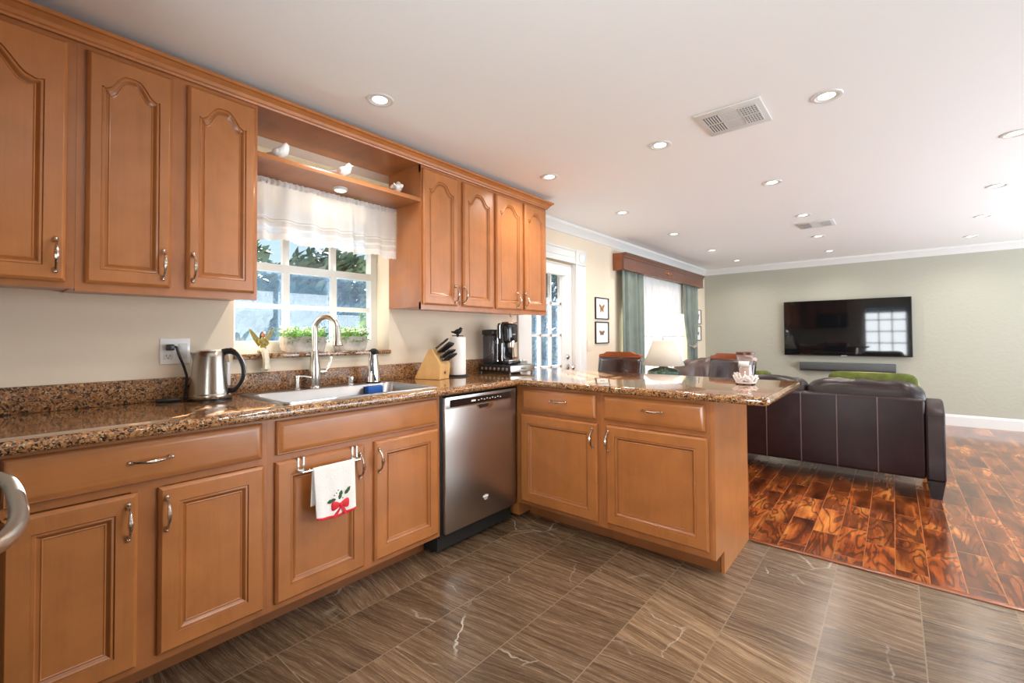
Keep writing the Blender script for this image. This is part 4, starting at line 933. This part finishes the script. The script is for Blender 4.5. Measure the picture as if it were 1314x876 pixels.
# ---------------------------------------------------------------- stools behind the peninsula
def stool():
    r = thing('bar_stool', 'brown leather stool with carved mahogany crest, left of the table lamp', 'stool', (.615, 3.70, 0), 0, 'stools behind the peninsula')
    MB().box(-.20, .20, -.40, .0, .60, .68, .03, 4).build('seat', 'leather_top', r)
    b = MB(); b.sheet(lambda u, v: Vector((lerp(-.203, .203, u), .03+.05*v-.018*math.sin(u*PI), lerp(.70, 1.0, v))), 14, 8); b.build('backrest', 'leather_stool', r, solid=.05)
    c = MB(); P = [(-.205, 1.004), (.205, 1.004), (.205, 1.022), (.19, 1.03), (.155, 1.034), (.12, 1.052), (-.12, 1.052), (-.155, 1.034), (-.19, 1.03), (-.205, 1.022)]
    c.prism(P, .052, .100, lambda u, v, w: (u, w-.018*math.cos(u/.205*PI/2), v)); c.build('crest_rail', 'mahog', r, smooth=False)
    for sx in (-1, 1):
        MB().tube([(sx*.19, .01, .68), (sx*.19, .045, .85), (sx*.19, .07, 1.0)], .014, 8).build('upright', 'mahog', r)
        MB().tube([(sx*.175, -.37, .60), (sx*.19, -.39, .0005)], [.02, .014], 8).build('leg', 'mahog', r)
        MB().tube([(sx*.175, -.03, .60), (sx*.19, .0, .0005)], [.02, .014], 8).build('leg', 'mahog', r)
    MB().tube([(-.18, -.38, .22), (.18, -.38, .22)], .011, 8).build('footrest', 'mahog', r)
    dup(r, (1.50, 3.80, 0), -.5, 'leather stool with carved mahogany crest and bluish sheen, behind the candle')
stool()
# ---------------------------------------------------------------- sofa
def wrinkle(k, a): return lambda p: Vector((a*math.sin(p[1]*7+k)*math.cos(p[2]*5), a*math.sin(p[0]*9+k), a*1.3*math.sin(p[0]*11+p[1]*6+k)))
def loveseat():
    r = thing('loveseat', 'dark brown leather loveseat seen from behind, beyond the peninsula', 'sofa', (0, 0, 0))
    x0, x1, y = 1.06, 2.79, 4.48
    b = MB(); b.box(x0+.105, x1-.107, y, y+.20, .132, .715, .022, 4); b.build('back', 'leather', r)
    s = MB()
    for x in (1.40, 1.652, 1.908, 2.154, 2.41):
        s.box(x-.0035, x+.0035, y-.0035, y+.004, .14, .712, .0015)
    s.build('back_seams', 'seam', r)
    for xa, xb, nm in ((x1-.106, x1, 1), (x0, x0+.104, 0)):
        P = [(y-.006, .132), (y+.93, .132), (y+.93, .56), (y+.88, .63), (y+.6, .66), (y+.28, .70), (y+.16, .70), (y+.07, .665), (y+.0, .622), (y-.006, .61)]
        a = MB(); a.prism(P, xa, xb, lambda u, v, w: (w, u, v)); o = a.build('arm', 'leather', r, ang=60); md = o.modifiers.new('b', 'BEVEL'); md.width = .018; md.segments = 3
    for cx in (1.548, 2.312):
        def fn(p, cx=cx): return wrinkle(cx*5, .006)(p)+Vector((0, .03*p[2], 0))
        MB().ball((cx, y+.225, .665), .386, .135, .158, e=.38, e2=.5, nu=48, nv=20, fn=fn).build('back_cushion', 'leather_top', r)
        MB().ball((cx, y+.60, .40), .375, .31, .09, e=.3, e2=.5, nu=36, nv=12).build('seat_cushion', 'leather', r)
    MB().box(x0+.105, x1-.107, y+.205, y+.90, .135, .33, .01).build('seat_base', 'leather', r)
    for xx in (x0+.055, x1-.055):
        for yy in (y+.04, y+.87):
            MB().rings([[(xx-.03, yy-.03, .0005), (xx+.03, yy-.03, .0005), (xx+.03, yy+.03, .0005), (xx-.03, yy+.03, .0005)], [(xx-.05, yy-.042, .131), (xx+.05, yy-.042, .131), (xx+.05, yy+.042, .131), (xx-.05, yy+.042, .131)]]).build('leg', 'black', r, smooth=False)
loveseat()
def pillow(label, c, rx, rz, ang, tilt=.25):
    r = thing('throw_pillow', label, 'pillow', c, ang, 'green pillows')
    def fn(p): k = abs(p[0])**3*abs(p[2])**3; return Vector((p[0]*.05*k, 0, p[2]*.04*k))
    MB().ball((0, 0, 0), rx, .075, rz, e=.45, e2=.45, nu=40, nv=20, fn=lambda p: Vector((0, -.05*(1-abs(p[0])**2)*(1 if p[1] < 0 else -1)*0, 0))+fn(p)).build('cushion', 'green', r)
    pts = [Vector((rx*1.02*math.copysign(abs(math.cos(t))**.42, math.cos(t)), 0, rz*1.02*math.copysign(abs(math.sin(t))**.42, math.sin(t)))) for t in [i*2*PI/48 for i in range(49)]]
    MB().tube(pts, .006, 6).build('piping', 'greenedge', r); r.rotation_euler = (-tilt, 0, ang)
pillow('long green velvet pillow standing behind the right sofa cushion', (2.36, 4.96, .715), .30, .150, -.06)
pillow('green velvet pillow on the sofa just right of the candle', (1.40, 4.98, .70), .20, .140, .02)
# ---------------------------------------------------------------- end table and lamp
r = thing('end_table', 'dark wooden end table under the green lamp beside the loveseat', 'table', (.68, 4.72, 0))
MB().box(-.26, .26, -.26, .26, .575, .605, .006).build('table_top', 'mahog', r)
MB().box(-.22, .22, -.22, .22, .50, .5745).build('apron', 'mahog', r, smooth=False)
for sx in (-.2, .2):
    for sy in (-.2, .2): MB().tube([(sx, sy, .50), (sx*1.05, sy*1.05, .0005)], [.024, .015], 8).build('leg', 'mahog', r)
r = thing('table_lamp', 'table lamp with cream cone shade and green glazed round base', 'lamp', (.68, 4.62, .6055))
MB().lathe([(.07, 0), (.075, .012), (.06, .03), (.09, .07), (.140, .14), (.165, .195), (.158, .225), (.11, .25), (.055, .26), (.045, .265), (.045, .268), (.012, .275)], n=36).build('base', 'greenglaze', r)
MB().lathe([(.010, .275), (.010, .545), (.016, .548), (.014, .56), (.004, .568)], n=12).build('stem', 'nickel', r)
sh = MB().lathe([(.207, .283), (.104, .538)], n=48, caps=False).build('shade', 'lampshade', r, solid=.004)
# ---------------------------------------------------------------- second sofa under the window
def sofa2():
    r = thing('sofa', 'brown leather sofa with puffy back cushions along the curtained wall', 'sofa', (.17, 5.55, 0))
    MB().box(.02, .90, 0, 2.2, .10, .42, .04, 3).build('seat_base', 'leather2', r)
    MB().box(.0, .22, .10, 2.1, .42, .74, .07, 4).build('back', 'leather2', r)
    for i in range(3):
        cy = .44+i*.66
        MB().ball((.29, cy, .66), .15, .335, .205, e=.5, e2=.7, nu=32, nv=18, fn=lambda p, i=i: Vector((.02*math.sin(p[1]*8+i), 0, .018*math.sin(p[1]*9+i*2)))).build('back_cushion', 'leather2', r)
        MB().ball((.58, cy, .45), .33, .33, .085, e=.35, e2=.5, nu=30, nv=12).build('seat_cushion', 'leather2', r)
    for y in (.06, 2.14): MB().box(.0, .92, y-.09, y+.09, .10, .62, .07, 4).build('arm', 'leather2', r)
    for x in (.08, .84):
        for y in (.08, 2.12): MB().lathe([(.03, 0.0005), (.035, .099)], (x, y, 0), 10).build('leg', 'black', r)
sofa2()
# ---------------------------------------------------------------- drapes, sheers, wooden valance
def drapes():
    r = thing('window_cornice', 'brown wooden cornice box with carved ornament over the living room window', 'curtain cornice', (.0005, 4.83, 1.965))
    ln = 2.86; P = [(0, 0), (.148, 0), (.148, .012), (.140, .02), (.140, .14), (.150, .15), (.150, .16), (.170, .185), (.170, .20), (0, .20)]
    MB().prism([(.120, 0), (.148, 0), (.148, .012), (.140, .02), (.140, .14), (.150, .15), (.150, .16), (.170, .185), (.170, .20), (.120, .20)], .0, ln, lambda u, v, w: (u, w, v)).build('front_board', 'valwood', r, ang=20)
    for a, b in ((0, .022), (ln-.022, ln)): MB().box(.0005, .119, a, b, 0, .2).build('side_board', 'mahog', r, smooth=False)
    MB().box(.0005, .119, .0225, ln-.0225, .185, .2).build('top_board', 'valwood', r, smooth=False)
    o = MB(); o.ball((.143, 1.35, .085), .012, .03, .026)
    for s in (-1, 1):
        for k in range(3): o.ball((.143, 1.35+s*(.05+.045*k), .085+.008*(k % 2)), .009, .026, .014-.002*k)
    o.build('carved_ornament', 'mahog', r)
    def panel(name, label, ya, yb, za, zb, m, amp, fr, pinch=None, x=.075):
        t = thing(name, label, 'curtain', (x, ya, 0))
        def f(u, v):
            z = lerp(zb, za, v); y = u*(yb-ya); k = 1
            if pinch:
                zp, c, wd = pinch; q = math.exp(-((z-zp)/.30)**2) if z > zp else max(.75, math.exp(-((z-zp)/.9)**2)); k = 1-q*(1-wd); y = c*(1-k)+y*k
            return Vector((amp*math.sin(u*fr+.8*math.sin(u*5))*(.5+.5*v)+amp*.3*math.sin(u*fr*2.3+1), y, z))
        MB().sheet(f, 120, 24).build('cloth', m, t); return t
    panel('drape', 'sage green drape hanging at the left side of the living room window', 4.90, 5.46, .02, 1.98, 'drape', .042, 22)
    t = panel('drape', 'sage green drape pinched by a tieback at the right side of the living room window', 6.95, 7.60, .02, 1.98, 'drape', .042, 24, (1.02, .45, .52))
    tb = MB(); tb.tube([(.035, .14, 1.05), (.05, .28, 1.01), (.048, .42, 1.03), (.0, .55, 1.09), (-.07, .60, 1.12)], [(.006, .022)]*5, 8); tb.build('tieback', 'taupe', t)
    panel('sheer_curtain', 'white sheer curtain glowing in the living room window', 5.40, 7.08, .03, 1.975, 'sheer', .010, 150, x=.030)
drapes()
# ---------------------------------------------------------------- pictures, thermostat plate
def picture(label, y, z, m, kind):
    r = thing('framed_print', label, 'picture', (.0008, y, z)); w, h = .15, .122
    f = MB(); t = .011
    f.box(0, .016, -w, -w+t, -h, h).box(0, .016, w-t, w, -h, h).box(0, .016, -w+t, w-t, -h, -h+t).box(0, .016, -w+t, w-t, h-t, h); f.build('frame', 'black', r, smooth=False)
    MB().box(.001, .006, -w+t, w-t, -h+t, h-t).build('mat_board', 'matboard', r, smooth=False)
    b = MB()
    for s in (-1, 1):
        up = [(.004, .0), (.012, .03), (.055, .052), (.062, .03), (.035, -.002)] if kind else [(.004, .004), (.02, .02), (.06, .024), (.055, -.002), (.02, -.006)]
        lo = [(.004, 0), (.035, -.002), (.04, -.03), (.026, -.05), (.012, -.03)] if kind else [(.004, 0), (.04, -.004), (.042, -.022), (.02, -.03), (.006, -.018)]
        for P in (up, lo): b.prism([(u*s, v) for u, v in P], .0062, .0075, lambda u, v, q: (q, u, v))
    b.tube([(.0075, 0, .028), (.008, 0, 0), (.0075, 0, -.03)], [.002, .004, .002], 6)
    b.build('butterfly', m, r, smooth=False)
picture('upper black-framed orange butterfly print between the door and the drape', 4.548, 1.505, 'wing', 1)
picture('lower black-framed brown moth print between the door and the drape', 4.545, 1.233, 'wing2', 0)
picture('upper small framed print right of the right drape', 7.835, 1.505, 'wing2', 1)
picture('lower small framed print right of the right drape', 7.825, 1.230, 'wing2', 0)
r = thing('light_switch', 'pale switch plate on the wall just right of the door casing', 'switch', (.0008, 4.262, 1.09))
MB().box(0, .006, -.036, .036, -.058, .058, .002).build('plate', 'cream_wall', r); MB().box(.006, .011, -.008, .008, -.014, .014, .002).build('toggle', 'white', r)
# ---------------------------------------------------------------- television and soundbar
def tv():
    r = thing('television', 'large flat black television on the sage wall', 'television', (1.963, YN-.002, 1.293)); w, h = .752, .413
    MB().box(-.35, .35, -.045, 0, -.25, .25).build('wall_mount', 'black', r, smooth=False)
    MB().box(-w, w, -.085, -.0455, -h, h, .006).build('case', 'black', r)
    MB().box(-w+.010, w-.010, -.0875, -.0852, -h+.016, h-.008).build('screen', 'screen', r, smooth=False)
    MB().box(-.035, .035, -.088, -.0855, -h+.004, -h+.012).build('logo', 'steel', r, smooth=False)
    s = thing('soundbar', 'long dark grey soundbar mounted under the television', 'soundbar', (1.973, YN-.002, .718))
    MB().box(-.565, .565, -.095, 0, -.045, .062, .008).build('body', 'sbar', s)
    MB().box(-.56, .565, -.09, -.002, -.064, -.0455, .004).build('lower_trim', 'sbar2', s)
tv()
# ---------------------------------------------------------------- garden outside the windows
struct(MB().box(-30, WX-.001, -20, 30, -.12, -.02), 'ground', 'patio', smooth=False)
def tree(label, x, y, h, cr, n, m, seed, z0=None, name='tree', flat=1.0):
    rr = random.Random(seed); r = thing(name, label, 'tree', (x, y, -.02))
    MB().tube([(0, 0, 0), (.05, .03, h*.35), (-.03, .08, h*.7)], [.12, .09, .05], 8).build('trunk', 'bark', r)
    mb = MB()
    for i in range(n):
        while True:
            p = Vector((rr.uniform(-1, 1), rr.uniform(-1, 1), rr.uniform(-1, 1)))
            if .35 < p.length < 1: break
        c = Vector((p.x*cr*flat, p.y*cr, (z0 or h*.7)+p.z*cr*.9)); d = Vector((rr.gauss(0, 1), rr.gauss(0, 1), rr.gauss(.3, 1))).normalized(); t = d.orthogonal().normalized(); u = d.cross(t); s = rr.uniform(.07, .16)
        mb.quad(c-t*s, c+u*s*.4, c+t*s, c-u*s*.4)
    mb.build('foliage', m, r, smooth=False)
def hedge():
    rr = random.Random(11); r = thing('hedge', 'long dark clipped hedge across the garden, behind the windows', 'hedge', (-6.9, 6.0, -.02)); mb = MB()
    for i in range(9000):
        y = rr.uniform(-8, 14); z = rr.uniform(.05, 2.15+.12*math.sin(y*1.7)+.1*math.sin(y*4.1)); x = rr.uniform(-.3, .32) if z > 1.9 else rr.uniform(.08, .40)
        d = Vector((rr.gauss(.6, .7), rr.gauss(0, .7), rr.gauss(.3, .7))).normalized(); t = d.orthogonal().normalized(); u = d.cross(t); q = rr.uniform(.07, .13); c = Vector((x, y, z))
        mb.quad(c-t*q, c+u*q*.5, c+t*q, c-u*q*.5)
    mb.build('foliage', 'tree', r, smooth=False)
    b = MB().box(-.25, .12, -8, 14, .0, 1.95, .1); b.build('branches', 'bark', r)
hedge()
tree('dark tree outside the sink window, seen in the left panes', -4.7, 1.55, 3.4, 1.35, 3600, 'tree', 1, 1.9)
tree('dark tree outside the sink window, seen in the middle panes', -5.2, 4.05, 3.0, 1.0, 2600, 'tree', 2, 1.9)
tree('sunlit yellow-green shrub outside the sink window, seen in the right panes', -3.2, 3.85, 1.4, .42, 700, 'tree_light', 3, 1.30, 'shrub')
tree('dark tree outside the white door', -4.6, 10.2, 3.4, 1.5, 2200, 'tree', 4, 1.9)
tree('leafy shrub low outside the white door', -2.9, 7.6, 1.3, .6, 900, 'tree', 5, .7, 'shrub')
r = thing('shade_roof', 'unseen patio roof added to shade the upper window panes', 'roof', (-.21, 3.5, 2.42))  # out of view, added to cut the sun off the upper panes
MB().box(-1.1, 0, -5.5, 6.0, 0, .08).build('deck', 'white', r, smooth=False)
MB().box(-1.14, -1.06, -5.5, 6.0, -.14, -.001).build('fascia_beam', 'white', r, smooth=False)
for y in (-5.3, 5.8): MB().box(-1.13, -1.07, y-.04, y+.04, -2.43, -.141).build('post', 'white', r, smooth=False)
r = thing('garden_fence', 'weathered grey board fence across the garden', 'fence', (-8.5, 0, -.02))
for i in range(60): MB().box(-.012, .012, -4+i*.3, -4+i*.3+.285, 0, 1.75).build('board', 'fence', r, smooth=False)
for z in (.4, 1.4): MB().box(-.05, -.013, -4, 14, z, z+.09).build('rail', 'fence', r, smooth=False)
